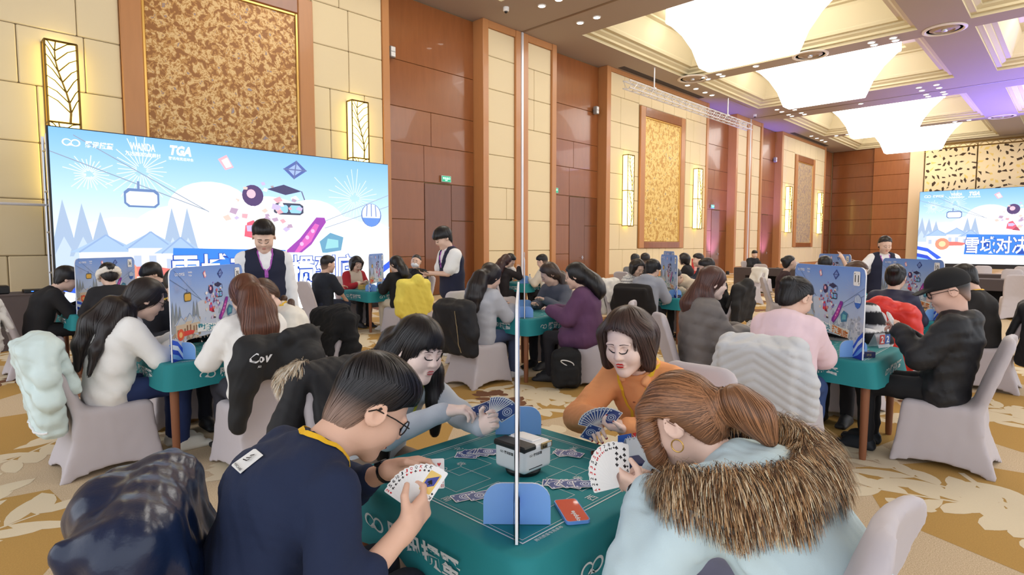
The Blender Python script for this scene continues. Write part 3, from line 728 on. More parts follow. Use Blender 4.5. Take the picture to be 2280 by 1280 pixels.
# ================================================================ printed artwork shared by the LED walls and the table boards
def lerp(a, b, t): return tuple(x + (y - x) * t for x, y in zip(a, b))
def art(mb, W, H, led):
    """snow resort picture on the plane y=0 (x right, z up), drawn in stacked flat shapes; characters are left out"""
    R = random.Random(4); st = [0]
    EP = 1.2e-5 if not led else 4e-5
    wh = (255, 255, 255)
    def C(c, f=.55): return lin(lerp(c, wh, f) if led else c)
    def pg(P, c, f=.55):
        st[0] += 1; y = -EP * st[0]
        mb.poly([(p[0] * W, y, p[1] * H) for p in P], C(c, f))
    def disc(u, v, r, c, n=18, f=.55, sy=1.): pg([(u + r * math.cos(6.283 * k / n), v + sy * r * W / H * math.sin(6.283 * k / n)) for k in range(n)], c, f)
    def line(u0, v0, u1, v1, w, c, f=.3):
        dx, dy = (u1 - u0) * W, (v1 - v0) * H; L = math.hypot(dx, dy) or 1; nx, ny = -dy / L * w, dx / L * w
        pg([(u0 + nx / W, v0 + ny / H), (u1 + nx / W, v1 + ny / H), (u1 - nx / W, v1 - ny / H), (u0 - nx / W, v0 - ny / H)], c, f)
    top, mid, low = ((122, 182, 244), (214, 236, 253), (250, 253, 255)) if led else ((112, 152, 226), (182, 202, 238), (226, 230, 238))
    n = 16                                                       # sky, printed as a gradient
    V = []; Cc = []; F = []
    for k in range(n + 1):
        t = k / n; c = lerp(low, mid, min(t / .55, 1)) if t < .55 else lerp(mid, top, (t - .55) / .45)
        V += [(0, 0, t * H), (W, 0, t * H)]; Cc += [lin(c)] * 2
    F = [[2 * k, 2 * k + 1, 2 * k + 3, 2 * k + 2] for k in range(n)]
    mb.put(V, F, np.array(Cc))
    for u, v, r in ((.2, .82, .1), (.86, .74, .11), (.08, .78, .06)):     # fireworks
        for k in range(26):
            a = 6.283 * k / 26; q = R.uniform(.5, 1) * r
            line(u + .2 * q * math.cos(a), v + .2 * q * W / H * math.sin(a), u + q * math.cos(a), v + q * W / H * math.sin(a), W * .0012, (190, 215, 250) if led else (170, 185, 225), .4)
    for u, v, r in ((.38, .62, .12), (.55, .5, .16), (.7, .55, .12), (.3, .45, .14), (.5, .33, .2), (.8, .42, .14), (.15, .4, .12), (.92, .45, .1)):
        disc(u, v - (.12 if not led else 0), r * (.8 if not led else 1), (206, 214, 232) if not led else (246, 251, 255), 28, .5, .7)
    for u, h_ in ((.62, .2), (.72, .26), (.82, .22), (.9, .3), (.97, .24)):    # rocks and frozen peaks
        for q in range(3):
            uu = u + R.uniform(-.04, .04); hh = h_ * R.uniform(.7, 1.1); pg([(uu - .06, .16), (uu - .03, .16 + .6 * hh), (uu - .01, .2 + hh), (uu + .02, .16 + .7 * hh), (uu + .05, .16)], lerp((170, 180, 200), (214, 220, 230), q / 2), .6)
            pg([(uu - .02, .18 + .6 * hh), (uu - .01, .2 + hh), (uu + .01, .17 + .7 * hh)], (235, 240, 248), .6)
    for q in range(110):                                            # icy shards lower right, village rubble lower left, coloured splash in the middle
        u, v = (R.uniform(.6, .99), R.uniform(.16, .46)) if q < 60 else (R.uniform(.01, .34), R.uniform(.16, .42)); a = R.uniform(0, 6.28); r_ = R.uniform(.008, .028); b_ = R.uniform(-30, 30)
        c_ = (178 + b_, 188 + b_, 206 + b_) if q < 60 else (190 + b_, 170 + b_, 150 + b_)
        pg([(u + r_ * math.cos(a + t), v + r_ * R.uniform(.8, 2) * math.sin(a + t)) for t in (0, 1.7, 3.0, 4.6)], tuple(min(255, max(0, x)) for x in c_), .72)
    for u in (.02, .06, .1, .27, .31): pg([(u - .03, .36), (u, .56 + .1 * R.random()), (u + .03, .36)], (120, 150, 190) if led else (140, 150, 160), .3); pg([(u - .035, .3), (u, .46), (u + .035, .3)], (160, 185, 220) if led else (168, 172, 176), .3)
    for u, v, w, h_ in ((.05, .24, .12, .14), (.16, .27, .11, .13), (.24, .25, .1, .12)):   # lodges with snowy roofs
        pg([(u, v), (u + w, v), (u + w, v + h_), (u, v + h_)], (216, 196, 170), .75); pg([(u - .02, v + h_), (u + w / 2, v + h_ + .09), (u + w + .02, v + h_)], (120, 160, 215) if led else (196, 204, 214), .3)
        for k in range(3): pg([(u + .012 + k * w / 3, v + .03), (u + .03 + k * w / 3, v + .03), (u + .03 + k * w / 3, v + .09), (u + .012 + k * w / 3, v + .09)], (150, 170, 205) if led else (150, 110, 80), .3)
        line(u, v + h_, u + w / 2, v + h_ + .09, W * .002, (90, 130, 190)); line(u + w / 2, v + h_ + .09, u + w, v + h_, W * .002, (90, 130, 190))
    pg([(.1, .3), (.14, .245), (.25, .25), (.27, .28), (.22, .3)], (236, 70, 60), .25); disc(.1 if not led else .14, .27, .04, (238, 96, 56), 14, .3); disc(.1 if not led else .14, .27, .02, (250, 190, 120), 10, .3)
    line(0, .88, .36, .62, W * .0012, (90, 110, 140)); line(.05, .97, .37, .61, W * .0012, (90, 110, 140)); line(.72, .56, 1, .78, W * .0012, (110, 130, 160)); line(.74, .53, 1, .7, W * .0012, (110, 130, 160))
    line(.19, .76, .19, .72, W * .003, (50, 84, 150)); pg(round_art(.155, .62, .085, .1), (60, 96, 160) if led else (90, 80, 50), .2); pg(round_art(.16, .63, .075, .075), (206, 224, 240) if led else (224, 176, 70), .4)
    disc(.925, .63, .042, (60, 90, 170), 22, .15); disc(.925, .635, .038, (214, 230, 250), 22, .3); pg([(.888, .61), (.962, .61), (.95, .565), (.925, .545), (.9, .565)], (54, 110, 206), .2); line(.925, .62, .925, .71, W * .002, (60, 90, 170)); line(.905, .62, .908, .7, W * .002, (60, 90, 170)); line(.945, .62, .942, .7, W * .002, (60, 90, 170))
    pg([(.4, .92), (.425, .95), (.445, .88), (.42, .86)], (240, 130, 150), .35); pg([(.41, .915), (.427, .935), (.44, .885), (.423, .872)], (255, 236, 236), .4)
    pg([(.6, .9), (.645, .96), (.68, .9), (.635, .84)], (46, 70, 150), .15); pg([(.615, .9), (.645, .94), (.665, .9), (.636, .86)], (130, 160, 220), .2); line(.6, .9, .68, .9, W * .002, (30, 50, 120)); line(.645, .96, .635, .84, W * .002, (30, 50, 120))
    pg([(.545, .765), (.6, .80), (.66, .765), (.605, .735)], (40, 38, 84), .1); line(.66, .765, .67, .71, W * .002, (40, 38, 84))       # mortarboard
    pg(round_art(.565, .61, .1, .075), (36, 40, 70), .1); pg(round_art(.572, .622, .04, .05), (120, 190, 235), .2); pg(round_art(.618, .622, .04, .05), (120, 190, 235), .2)   # ski goggles
    disc(.5, .72, .033, (58, 34, 90), 18, .1); disc(.495, .73, .014, (240, 170, 190), 12, .2)
    pg([(.47, .47), (.54, .44), (.5, .57), (.475, .55)], (226, 50, 80), .2); pg([(.5, .45), (.54, .44), (.52, .5)], (150, 20, 50), .2)
    for q in range(46):
        a = R.uniform(0, 6.28); w_ = R.random() ** .7; u = .55 + .13 * w_ * math.cos(a); v = .58 + .22 * w_ * math.sin(a); r_ = R.uniform(.006, .02); t0 = R.uniform(0, 6)
        pg([(u + r_ * math.cos(t0 + t), v + 1.4 * r_ * math.sin(t0 + t)) for t in (0, 1.9, 3.4, 4.9)], R.choice(((214, 190, 220), (240, 226, 214), (120, 70, 120), (90, 60, 70), (232, 150, 130), (150, 120, 200), (245, 240, 245), (200, 90, 110))), .45)
    B = [(.6, .35), (.63, .33), (.69, .42), (.745, .57), (.74, .6), (.71, .6), (.65, .46), (.605, .385)]
    pg(B, (140, 40, 160), .1); pg([(.63, .37), (.64, .36), (.69, .44), (.72, .55), (.705, .56), (.66, .45)], (206, 70, 170), .15)
    for t in (.2, .45, .7): disc(.64 + .08 * t, .39 + .17 * t, .007, (250, 170, 220), 8, .1)
    pg([(.73, .36), (.8, .38), (.81, .47), (.76, .5), (.72, .44)], (60, 130, 170), .2); pg([(.74, .39), (.79, .4), (.79, .45), (.75, .46)], (110, 190, 200), .25)
    for q in range(5):                                             # blue ice swooshes in the lower corners
        v = .24 - q * .05
        pg([(0, v), (.06, v - .03), (.14 - .01 * q, max(v - .16, 0)), (.1, max(v - .2, 0)), (0, max(v - .12, 0))], ((40, 90, 220), (225, 240, 255), (30, 70, 200), (120, 180, 250), (30, 60, 190))[q], .0)
        pg([(1, v + .06), (.95, v), (.89, max(v - .12, 0)), (.93, max(v - .18, 0)), (1, max(v - .1, 0))], ((40, 90, 220), (225, 240, 255), (40, 80, 210), (110, 170, 250), (30, 60, 190))[q], .0)
    st[0] += 2; y = -EP * st[0]
    def tx(s, u, v, hgt, c, bold=.0, width=None, sh=0., f=.0):
        st[0] += 1; put_text(mb, s, (u * W, -EP * st[0], v * H), (1, 0, 0), (0, 0, 1), hgt * H, C(c, f), 0, bold, width * W if width else None, True, sh)
    if led:
        pg([(.26, .13), (.59, .12), (.6, .385), (.27, .40)], (36, 120, 230), .05); pg([(.6, .12), (.88, .12), (.87, .36), (.61, .37)], (206, 228, 250), .3)
        tx('雪域对决', .425, .255, .235, (20, 70, 170), .045, .325); tx('雪域对决', .425, .255, .225, (255, 255, 255), .016, .318)
        tx('掼到底', .74, .245, .225, (24, 70, 180), .045, .25); tx('掼到底', .74, .245, .215, (255, 255, 255), .012, .242)
        logo(mb, (.045 * W, -EP * st[0], .93 * H), (1, 0, 0), (0, 0, 1), .022 * W, lin((255, 255, 255))); tx('腾讯掼蛋', .105, .93, .034, wh, .03, .062, .15)
        tx('WANDA', .205, .945, .04, wh, .02, .06); tx('万达酒店及度假村', .205, .905, .022, wh, .01, .085); tx('TGA', .3, .945, .055, wh, .05, .06, .2); tx('腾讯电竞运动会', .3, .9, .018, wh, .01, .065)
    else:
        pg([(.3, .255), (.6, .215), (.6, .30), (.3, .35)], (250, 250, 250)); pg([(.6, .22), (.83, .17), (.84, .29), (.61, .31)], (250, 246, 236))
        st[0] += 1; a = -.13
        put_text(mb, '雪域对决', (.45 * W, -EP * st[0], .28 * H), (1, 0, a), (0, 0, 1), .085 * H, lin((30, 140, 160)), 0, .03, .28 * W); st[0] += 1
        put_text(mb, '掼到底', (.72 * W, -EP * st[0], .245 * H), (1, 0, a), (0, 0, 1), .095 * H, lin((226, 120, 20)), 0, .03, .21 * W)
        st[0] += 1; logo(mb, (.075 * W, -EP * st[0], .925 * H), (1, 0, 0), (0, 0, 1), .022 * W, lin(wh)); tx('腾讯掼蛋', .135, .925, .035, wh, .03, .065)
        tx('WANDA', .235, .94, .022, wh, .02, .05); tx('TGA', .235, .905, .02, wh, .02, .04)
def round_art(u, v, w, h): return [(u + a * w, v + b * h) for a, b in ((.12, 0), (.88, 0), (1, .2), (1, .8), (.88, 1), (.12, 1), (0, .8), (0, .2))]

def convex_clip(poly, a, b):
    """keep the part of poly (list of (x,y,z..)) left of a->b"""
    out = []; n = len(poly)
    sd = [(b[0] - a[0]) * (p[2] - a[1]) - (b[1] - a[1]) * (p[0] - a[0]) for p in poly]
    for i in range(n):
        p, q = poly[i], poly[(i + 1) % n]; s0, s1 = sd[i], sd[(i + 1) % n]
        if s0 >= 0: out.append(p)
        if s0 * s1 < 0: t = s0 / (s0 - s1); out.append(p + (q - p) * t)
    return out
def clip_art(a, regs):
    VC = np.c_[np.concatenate(a.V), np.concatenate(a.C)]; o = MB()
    for f in a.F:
        for rg in regs:
            P = [VC[i] for i in f]
            for i in range(len(rg)):
                P = convex_clip(P, rg[i], rg[(i + 1) % len(rg)])
                if len(P) < 3: break
            if len(P) >= 3: P = np.array(P); o.put(P[:, :3], [list(range(len(P)))], P[:, 3:])
    return o
# ---- LED walls
def led_wall(W, H, z0, loc, rz, lab, nx, nz):
    r = empty('led_screen', loc, rz, lab, 'screen')
    k = MB(); k.box((-.02, .03, z0 - .02), (W + .02, .12, z0 + H + .02)); add('cabinet', k.mesh('cabinet'), m_black, r)
    a = MB(); art(a, W, H, True); a = clip_art(a, [[(0, 0), (W, 0), (W, H), (0, H)]])
    for v in a.V: v[:, 2] += z0
    add('lit_picture', a.mesh('lit_picture', usecol=True), mat_col('led_light', emit=1.0 * SCREEN), r)
    k = MB()
    for i in range(nx + 1):
        x = W * i / nx
        for dy in (.2, .6): k.tube([(x, dy, 0), (x, dy, z0 + H - .1)], .025, 6)
        for q in range(5): z = (z0 + H) * (q + .5) / 5; k.tube([(x, .2, z), (x, .6, z)], .02, 6)
    for q in range(4): z = .3 + (z0 + H - .5) * q / 3; k.tube([(0, .2, z), (W, .2, z)], .02, 6)
    add('scaffold', k.mesh('scaffold'), m_steel, r)
    k = MB(); k.box((-.1, -.02, 0), (W + .1, .5, z0 - .03)); add('plinth', k.mesh('plinth'), m_black, r)
    return r
ls = led_wall(6.74, 3.42, .12, (1.80, 12.6, 0), 0, 'big LED wall with a snow resort picture at the left wall', 5, 3)
for x0, x1, z in ((-1.6, .05, 2.25), (6.7, 7.15, 2.0)):
    k = MB(); k.tube([(x0, .6, z), (x1, .6, z)], .025, 8); add('outrigger_pole', k.mesh('outrigger_pole'), m_alu, ls)
led_wall(9.9, 4.85, .30, (XF - 1.5, 8.25, 0), math.radians(-90), 'far LED wall with the same snow picture at the end of the hall', 8, 4)
# ---- banquet chair in a stretch cover
def chair_sdf():
    s = Sdf()
    def skirt(x, y, z):
        t = np.clip(z / .45, 0, 1); e = (1 - t) ** 1.2
        xf = .235 + .06 * e - .035 * e * (1 - np.clip(y / .25, -1, 1) ** 2); xr = .20 + .13 * e - .03 * e * (1 - np.clip(y / .25, -1, 1) ** 2)
        hy = .215 + .05 * e - .035 * e * (1 - np.clip(x / .3, -1, 1) ** 2)
        d = -smin(-(x - xf), -(-xr - x), .02); d = -smin(-d, -(np.abs(y) - hy), .03); d = -smin(-d, -(z - .455), .05)
        zb = .045 * (1 - np.clip((x / .28) ** 2 * (y / .24) ** 2, 0, 1))
        return np.maximum(d, zb - z)
    s.fn(skirt, (-.34, -.28, 0), (.31, .28, .47), 0)
    a = math.radians(15)
    def back(x, y, z):
        q = z - .40; xc = -.185 - .17 * np.clip(q / .55, 0, 1.2) ** 1.1 - .05 * (y / .22) ** 2 + .02
        hy = .205 + .012 * np.sin(np.clip(q / .55, 0, 1) * 3.14); d1 = np.abs(x - xc) - .028
        u = np.abs(y) - hy + .09; v = z - (.94 - .09); c = np.sqrt(np.maximum(u, 0) ** 2 + np.maximum(v, 0) ** 2) + np.minimum(np.maximum(u, v), 0) - .09
        d = -smin(-d1, -c, .03); return np.maximum(d, .3 - z)
    s.fn(back, (-.45, -.24, .3), (-.1, .24, .96), .05)
    s.noise(.0016, 22, 3)
    return s
m_chair = mat('grey_spandex', (200, 192, 196), .75, var=.03, vscale=5, sheen=.1)
me_chair = sdf_mesh('banquet_chair', chair_sdf(), .014); me_chair.materials.append(m_chair)
print('chair verts', len(me_chair.vertices))
def chair(x, y, deg, lab, group='grey covered banquet chairs', z=0):
    return add('banquet_chair', me_chair, None, None, (x, y, z), (0, 0, math.radians(deg)), lab, 'chair', group)

# ---- card tables
TH = .72; TS = .45
m_cloth = mat('teal_tablecloth', (30, 136, 142), .75, var=.06, vscale=3, bump=.04, bscale=300)
m_leg = mat('table_leg_wood', (140, 88, 58), .45, var=.1, vscale=8, stretch=(4, 4, .5))
m_print = mat('cloth_white_print', (226, 232, 232), .8)
def cloth_mesh(seed):
    r = np.random.RandomState(seed); n = 96; base = []
    for p in round_poly(2 * TS, 2 * TS, .07, 8): base.append((p[0] - TS, p[1] - TS))
    dense = []
    for i in range(len(base)):
        a, b = np.array(base[i]), np.array(base[(i + 1) % len(base)]); m = max(1, int(np.linalg.norm(b - a) / .04)); dense += [a + (b - a) * q / m for q in range(m)]
    B = np.array(dense); n = len(B); ph = r.uniform(0, 6.28, 3); ang = np.arctan2(B[:, 1], B[:, 0])
    nrm = np.sign(B) * (np.abs(B) > TS - .071); nrm = nrm / (np.linalg.norm(nrm, axis=1)[:, None] + 1e-9)
    wave = .010 * np.sin(ang * 7 + ph[0]) + .006 * np.sin(ang * 13 + ph[1]); crn = (np.abs(np.sin(2 * ang)) ** 6)
    loops = [(B * .93, TH + .0), (B * .985, TH), (B + nrm * .006, TH - .005), (B + nrm * .012, TH - .02)]
    for q in range(1, 7):
        t = q / 6; loops.append((B + nrm * (.014 + .022 * t + (wave * t + .02 * crn * t))[:, None], TH - .02 - .15 * t - .012 * crn * t))
    V = np.concatenate([np.c_[l, np.full(n, z) if np.ndim(z) == 0 else z] for l, z in loops])
    F = [[i * n + k, i * n + (k + 1) % n, (i + 1) * n + (k + 1) % n, (i + 1) * n + k] for i in range(len(loops) - 1) for k in range(n)]; F.append(list(range(n)))
    return smooth_by_angle(mesh_np('tablecloth', V, F, True), 60)
def table_prints():
    k = MB(); z = TH + .0012
    def ln(a, b, w=.0025):
        a = np.array(a); b = np.array(b); d = (b - a) / np.linalg.norm(b - a); nn = np.array([-d[1], d[0]]) * w; a = a - d * w; b = b + d * w
        k.poly([(*(a + nn), z), (*(b + nn), z), (*(b - nn), z), (*(a - nn), z)]); k.V[-1][:, 2] += len(k.V) * 2e-6
    def rect(x0, y0, x1, y1, w=.0016):
        for a, b in (((x0, y0), (x1, y0)), ((x1, y0), (x1, y1)), ((x1, y1), (x0, y1)), ((x0, y1), (x0, y0))): ln(a, b, w)
    E = .375; rect(-E, -E, E, E, .0022); rect(-E + .014, -E + .014, E - .014, E - .014, .001)
    for sx, sy in ((1, 0), (-1, 0), (0, 1), (0, -1)):
        u = np.array([-sy, sx]); c = np.array([sx, sy]) * .2
        for sd in (-1, 1):
            q = c + u * .1 * sd; rect(q[0] - .08, q[1] - .08, q[0] + .08, q[1] + .08, .001)
    for a in range(4):
        t = math.radians(45 + 90 * a); cx, cy = .3 * math.cos(t), .3 * math.sin(t)
        for q in range(20):
            t0, t1 = 6.283 * q / 20, 6.283 * (q + 1) / 20; ln((cx + .048 * math.cos(t0), cy + .024 * math.sin(t0)), (cx + .048 * math.cos(t1), cy + .024 * math.sin(t1)), .0012)
        put_text(k, '报牌区', (cx, cy, z + .0003), (0, -1, 0), (1, 0, 0), .02)
    for (x, y, s_, u, v) in ((0, .335, '北', (1, 0), (0, 1)), (-.335, 0, '南', (0, -1), (1, 0)), (.335, 0, '东', (0, 1), (-1, 0)), (0, -.335, '西', (1, 0), (0, 1)), (.2, .1, '收', (0, -1), (1, 0)), (-.2, -.1, '收', (0, -1), (1, 0)), (-.1, .2, '收', (0, -1), (1, 0)), (.1, -.2, '收', (0, -1), (1, 0))):
        put_text(k, s_, (x, y, z + .0003), (*u, 0), (*v, 0), .034)
    put_text(k, '腾讯掼蛋专用桌布', (-.28, -.39, z + .0003), (1, 0, 0), (0, 1, 0), .014)
    return k
def side_print():
    k = MB(); o = np.array((-TS - .028, .0, TH - .096))
    U = np.array((0, -1, 0)); Vv = np.array((-.12, 0, 1.)); o = o + np.array((-.008, 0, 0))
    logo(k, o - U * .2, U, Vv, .062); put_text(k, '腾讯掼蛋', o + U * .06, U, Vv, .085, bold=.03, width=.36); return k
me_cloth = [cloth_mesh(i) for i in range(3)]
for m_ in me_cloth: m_.materials.append(m_cloth)
me_tp = table_prints().mesh('printed_lines'); me_tp.materials.append(m_print)
me_sp = side_print().mesh('side_lettering'); me_sp.materials.append(m_print)
k = MB(); k.lathe([(.021, 0), (.024, .03), (.03, .5), (.031, TH - .01)], seg=14); me_tleg = smooth_by_angle(k.mesh('leg')); me_tleg.materials.append(m_leg)
def table(x, y, lab, i=0, rz=0.):
    r = empty('card_table', (x, y, 0), rz, lab, 'table', 'teal card tables')
    c = add('tablecloth', me_cloth[i % 3], None, r)
    add('printed_lines', me_tp, None, c)
    for q in range(4): add('side_lettering', me_sp, None, c, rot=(0, 0, q * math.pi / 2))
    for sx in (-1, 1):
        for sy in (-1, 1): add('leg', me_tleg, None, r, (sx * .395, sy * .395, 0))
    return r

# ---- upright partition boards
BL, BH, BT = 1.08, .665, .008
def board_outline():
    P = [(0, 0), (.145, 0), (.15, .07)]
    for q in range(5): t = math.radians(180 - 90 * q / 4); P.append((.21 + .06 * math.cos(t), .07 + .06 * math.sin(t)))
    P += [(BL - a, b) for a, b in P[::-1]]
    for (cx, a0) in ((BL, 0), (0, 90)):
        ox = cx - .06 if cx else .06
        for q in range(6): t = math.radians(a0 + 90 * q / 5); P.append((ox + .06 * math.cos(t), BH - .06 + .06 * math.sin(t)))
    return P
def bridge_prism(poly, y0, y1):
    k = MB(); k.prism(poly, y0, y1, frame=((0, 0, 0), (1, 0, 0), (0, 0, 1), (0, -1, 0))); return k
m_edge = mat('board_white', (245, 246, 250), .5); m_bprint = mat_col('board_print', .55); m_foot = mat('foot_blue', (134, 184, 248), .5); m_footw = mat('foot_edge_white', (220, 232, 250), .5)
me_board = bridge_prism(board_outline(), -BT / 2, BT / 2).mesh('panel'); me_board.materials.append(m_edge)
def board_print_mesh():
    a = MB(); art(a, BL, BH, False)
    regs = [[(.15, .13), (BL - .15, .13), (BL - .15, BH), (.15, BH)], [(0, 0), (.145, 0), (.15, .13), (.15, BH), (.06, BH), (.018, BH - .018), (0, BH - .06)], [(BL - .145, 0), (BL, 0), (BL, BH - .06), (BL - .018, BH - .018), (BL - .06, BH), (BL - .15, BH), (BL - .15, .13)]]
    o = clip_art(a, regs)
    return o.mesh('picture_print', usecol=True)
me_bp = board_print_mesh(); me_bp.materials.append(m_bprint)
k = MB(); k.prism([(p[0] - .1, p[1]) for p in round_poly(.2, .125, .055, 5, (0, 0, 1, 1))], -.004, .004, mi=1, frame=((0, 0, 0), (0, 1, 0), (0, 0, 1), (1, 0, 0)))
k.M[0] = 0; k.M[1] = 0; me_foot = k.mesh('foot'); me_foot.materials.append(m_foot); me_foot.materials.append(m_footw)
def board(x, y, num, lab, deg=43.2):
    r = empty('partition_board', (x, y, TH + .002), math.radians(deg), lab, 'partition board', 'printed partition boards on the card tables')
    add('panel', me_board, None, r, (-BL / 2, 0, 0))
    for s_ in (0, 1):
        add('picture_print', me_bp, None, r, (-BL / 2 if not s_ else BL / 2, -BT / 2 - .0005 if not s_ else BT / 2 + .0005, 0), (0, 0, math.pi * s_))
        if num:
            t = MB(); W, H_ = .085, .105; cx = BL * .905; cz = BH * .875; e = -.0042
            t.poly([(p[0] + cx - W / 2, e, p[1] + cz - H_ / 2) for p in round_poly(W, H_, .012, 3)], lin((250, 250, 250)))
            put_text(t, num, (cx, e - .0004, cz), (1, 0, 0), (0, 0, 1), .052, lin((15, 15, 18)), 0, .02, .05)
            for dx, dz in ((-.028, .036), (.028, -.036)): t.poly([(cx + dx - .005, e - .0004, cz + dz), (cx + dx, e - .0004, cz + dz + .007), (cx + dx + .005, e - .0004, cz + dz), (cx + dx, e - .0004, cz + dz - .007)], lin((15, 15, 18)))
            add('number_card', t.mesh('number_card', usecol=True), m_bprint, r, (-BL / 2 if not s_ else BL / 2, -BT / 2 if not s_ else BT / 2, 0), (0, 0, math.pi * s_))
    for q in (-1, 1): add('foot', me_foot, None, r, (q * (BL / 2 - .125), 0, 0))
    return r
TABLES = {'T1': (1.532, 1.455, None), 'T9': (1.67, 4.94, '09'), 'T11': (5.15, 1.47, '11'), 'B': (5.21, 4.84, '08'), 'D': (8.74, 4.88, '07'), 'A': (6.08, 9.39, '05'), 'C': (9.57, 8.89, '04'), 'T10': (8.14, 1.43, '10'), 'T6': (1.80, 8.97, '06'), 'T12': (11.6, 3.2, '12'), 'E': (13.6, 7.6, '03')}
TL = {'T1': 'large teal card table in the foreground', 'T9': 'teal card table under the nine board at left', 'T11': 'teal card table under the eleven board at right', 'B': 'teal card table in the middle of the hall between grey and purple tops', 'D': 'teal card table behind the woman in the grey puffer jacket', 'A': 'teal card table near the right end of the big LED wall', 'C': 'teal card table before the first pillar', 'T10': 'teal card table behind the man in the black cap', 'T6': 'teal card table before the left half of the big LED wall', 'T12': 'far teal card table with the 12 board', 'E': 'farthest teal card table before the pale gold artwork'}
BLb = {'T1': 'partition board seen edge-on as a white line in the foreground', 'T9': 'blue snow-picture board numbered 09', 'T11': 'blue snow-picture board numbered 11', 'B': 'thin board seen edge-on on the middle table', 'D': 'narrow-looking board on the table of the grey hoodie man', 'A': 'narrow board beside the red sleeved woman', 'C': 'edge-on board on the table before the pillar', 'T10': 'blue snow-picture board numbered 10', 'T6': 'blue snow-picture board numbered 06', 'T12': 'small far board numbered 12', 'E': 'far board just showing above the narrow one'}
for i, (q, (x, y, num)) in enumerate(TABLES.items()):
    table(x, y, TL[q], i); board(x, y, num, BLb[q])
# draped dark conference tables and empty chairs at the far end
m_dark = mat('charcoal_drape', (84, 74, 74), .85, var=.06, vscale=4); m_vdark = mat('black_void', (16, 15, 17), .9)
def draped(x, y, L, lab):
    r = empty('draped_table', (x, y, 0), 0, lab, 'table', 'charcoal draped tables')
    k = MB(); k.box((-.3, -L / 2, .72), (.3, L / 2, .76), bev=.008); add('tabletop', k.mesh('tabletop'), m_dark, r)
    k = MB(); k.box((-.31, -L / 2, .5), (-.296, L / 2, .74)); add('front_valance', k.mesh('front_valance'), m_dark, r)
    for sy in (-1, 1): k = MB(); k.box((-.3, sy * (L / 2 - .2) - .2, 0), (.28, sy * (L / 2 - .2) + .2, .72)); add('draped_end', k.mesh('draped_end'), m_dark, r)
    k = MB(); k.box((.24, -L / 2 + .41, .05), (.27, L / 2 - .41, .7)); add('dark_void_sheet', k.mesh('dark_void_sheet'), m_vdark, r)  # black sheet standing in for the dark hollow under the table
for x, y, L, lab in ((20.6, 7.7, 2.2, 'charcoal draped table before the far seated man in black'), (17.6, 1.55, 2.6, 'charcoal draped table right behind the black cap man'), (20.4, 1.2, 2.6, 'second row charcoal draped table before the far LED wall'), (23.6, 7.0, 2.2, 'charcoal draped table in the back row at the left')): draped(x, y, L, lab)
for x, y, d, lab in ((19.4, 7.45, 8, 'empty beige chair standing alone before the far draped table'), (19.6, 5.7, 10, 'empty chair right of the lone far chair'), (22.0, 7.5, 180, 'empty chair behind the far draped table, left one'), (22.2, 6.7, 170, 'empty chair behind the far draped table, right one'), (24.9, 7.3, 180, 'back row empty chair near the violet doors'), (24.8, 5.6, 180, 'back row empty chair left of the standing woman'), (19.1, 2.1, 190, 'empty chair behind the right draped table, left one'), (19.2, 1.3, 175, 'empty chair behind the right draped table, middle one'), (19.0, .65, 180, 'empty chair behind the right draped table, right one'), (21.7, 2.1, 180, 'far row empty chair left of the far LED wall'), (21.9, 1.2, 180, 'far row empty chair under the far LED wall'), (16.0, 2.9, 20, 'pale chair beside the 10 board'), (16.2, 1.0, 10, 'pale chair seen past the man with the yellow lanyard'), (17.2, 4.3, 60, 'pale chair behind the standing woman')):
    chair(x, y, d, lab, 'empty chairs at the far end')
# ================================================================ people
import zlib
def hsh(s): return zlib.crc32(s.encode()) % 9973
SEAT = .455
H_HEAD = (.0048, .0086, .0128, .018); H_HAND = (.0041, .0084, .0125, .018); H_CLO = (.0085, .0145, .019, .026); N_STR = (2600, 600, 160, 0)
_FC = {}
def mat_skin(name, rgb):
    if name in _M: return _M[name]
    m = mat(name, rgb, .5, var=.05, vscale=25, spec=.4); b = m.node_tree.nodes['Principled BSDF']
    return m
m_hair = mat_col('hair', .42, spec=.55)
HAIRC = dict(black=(26, 22, 24), dark=(38, 30, 30), brown=(86, 56, 42), ombre=(70, 52, 42), red=(64, 34, 34), chestnut=(104, 66, 48), lightbrown=(150, 108, 72))
def head_sdf(nb, fem, wide=1.):
    s = Sdf(); w = wide * (.96 if fem else 1.); j = .90 if fem else 1.
    s.ell((-.014, 0, .026), (.100, .079 * w, .093), k=0)
    s.ell((.022, 0, -.035), (.068, .062 * w * j, .078), k=.04)
    s.cone((.03, .03 * j, -.07), (.066, .010 * j, -.100), .031 * j, .018 * j, .03).cone((.03, -.03 * j, -.07), (.066, -.010 * j, -.100), .031 * j, .018 * j, .03)
    for q in (-1, 1):
        s.ell((.056, q * .036 * w, -.032), (.034, .03, .032), k=.025)
        s.ell((.093, q * .031, .004), (.017, .017, .0105), k=.014, sub=True)
        s.ell((.0765, q * .031, .003), (.0135, .016, .0115), k=.006)
        s.cone((.088, q * .012, .021), (.082, q * .045, .020), .007, .006, .012)
        s.ell((.0945, q * .0105, -.032), (.009, .0085, .0075), k=.007)
        e = rot3(0, 0, q * .35); s.ell((-.012, q * (.080 * w + .004), -.004), (.026, .0085, .034), e, .008); s.ell((-.006, q * (.080 * w + .014), .0), (.015, .0085, .022), e, .005, sub=True)
    s.cone((.090, 0, .016), (.106, 0, -.022), .0075, .0095, .012).ell((.107, 0, -.027), (.0105, .0115, .0095), k=.008)
    s.cone((.089, -.012, -.058), (.089, .012, -.058), .0068, .0068, .008).cone((.086, -.010, -.068), (.086, .010, -.068), .0078, .0078, .008)
    s.ell((.099, 0, -.0625), (.012, .02, .0012), k=.003, sub=True)
    r = .047 if fem else .056
    s.cone((-.022, 0, -.055), nb, r, r * 1.08, .03)
    return s
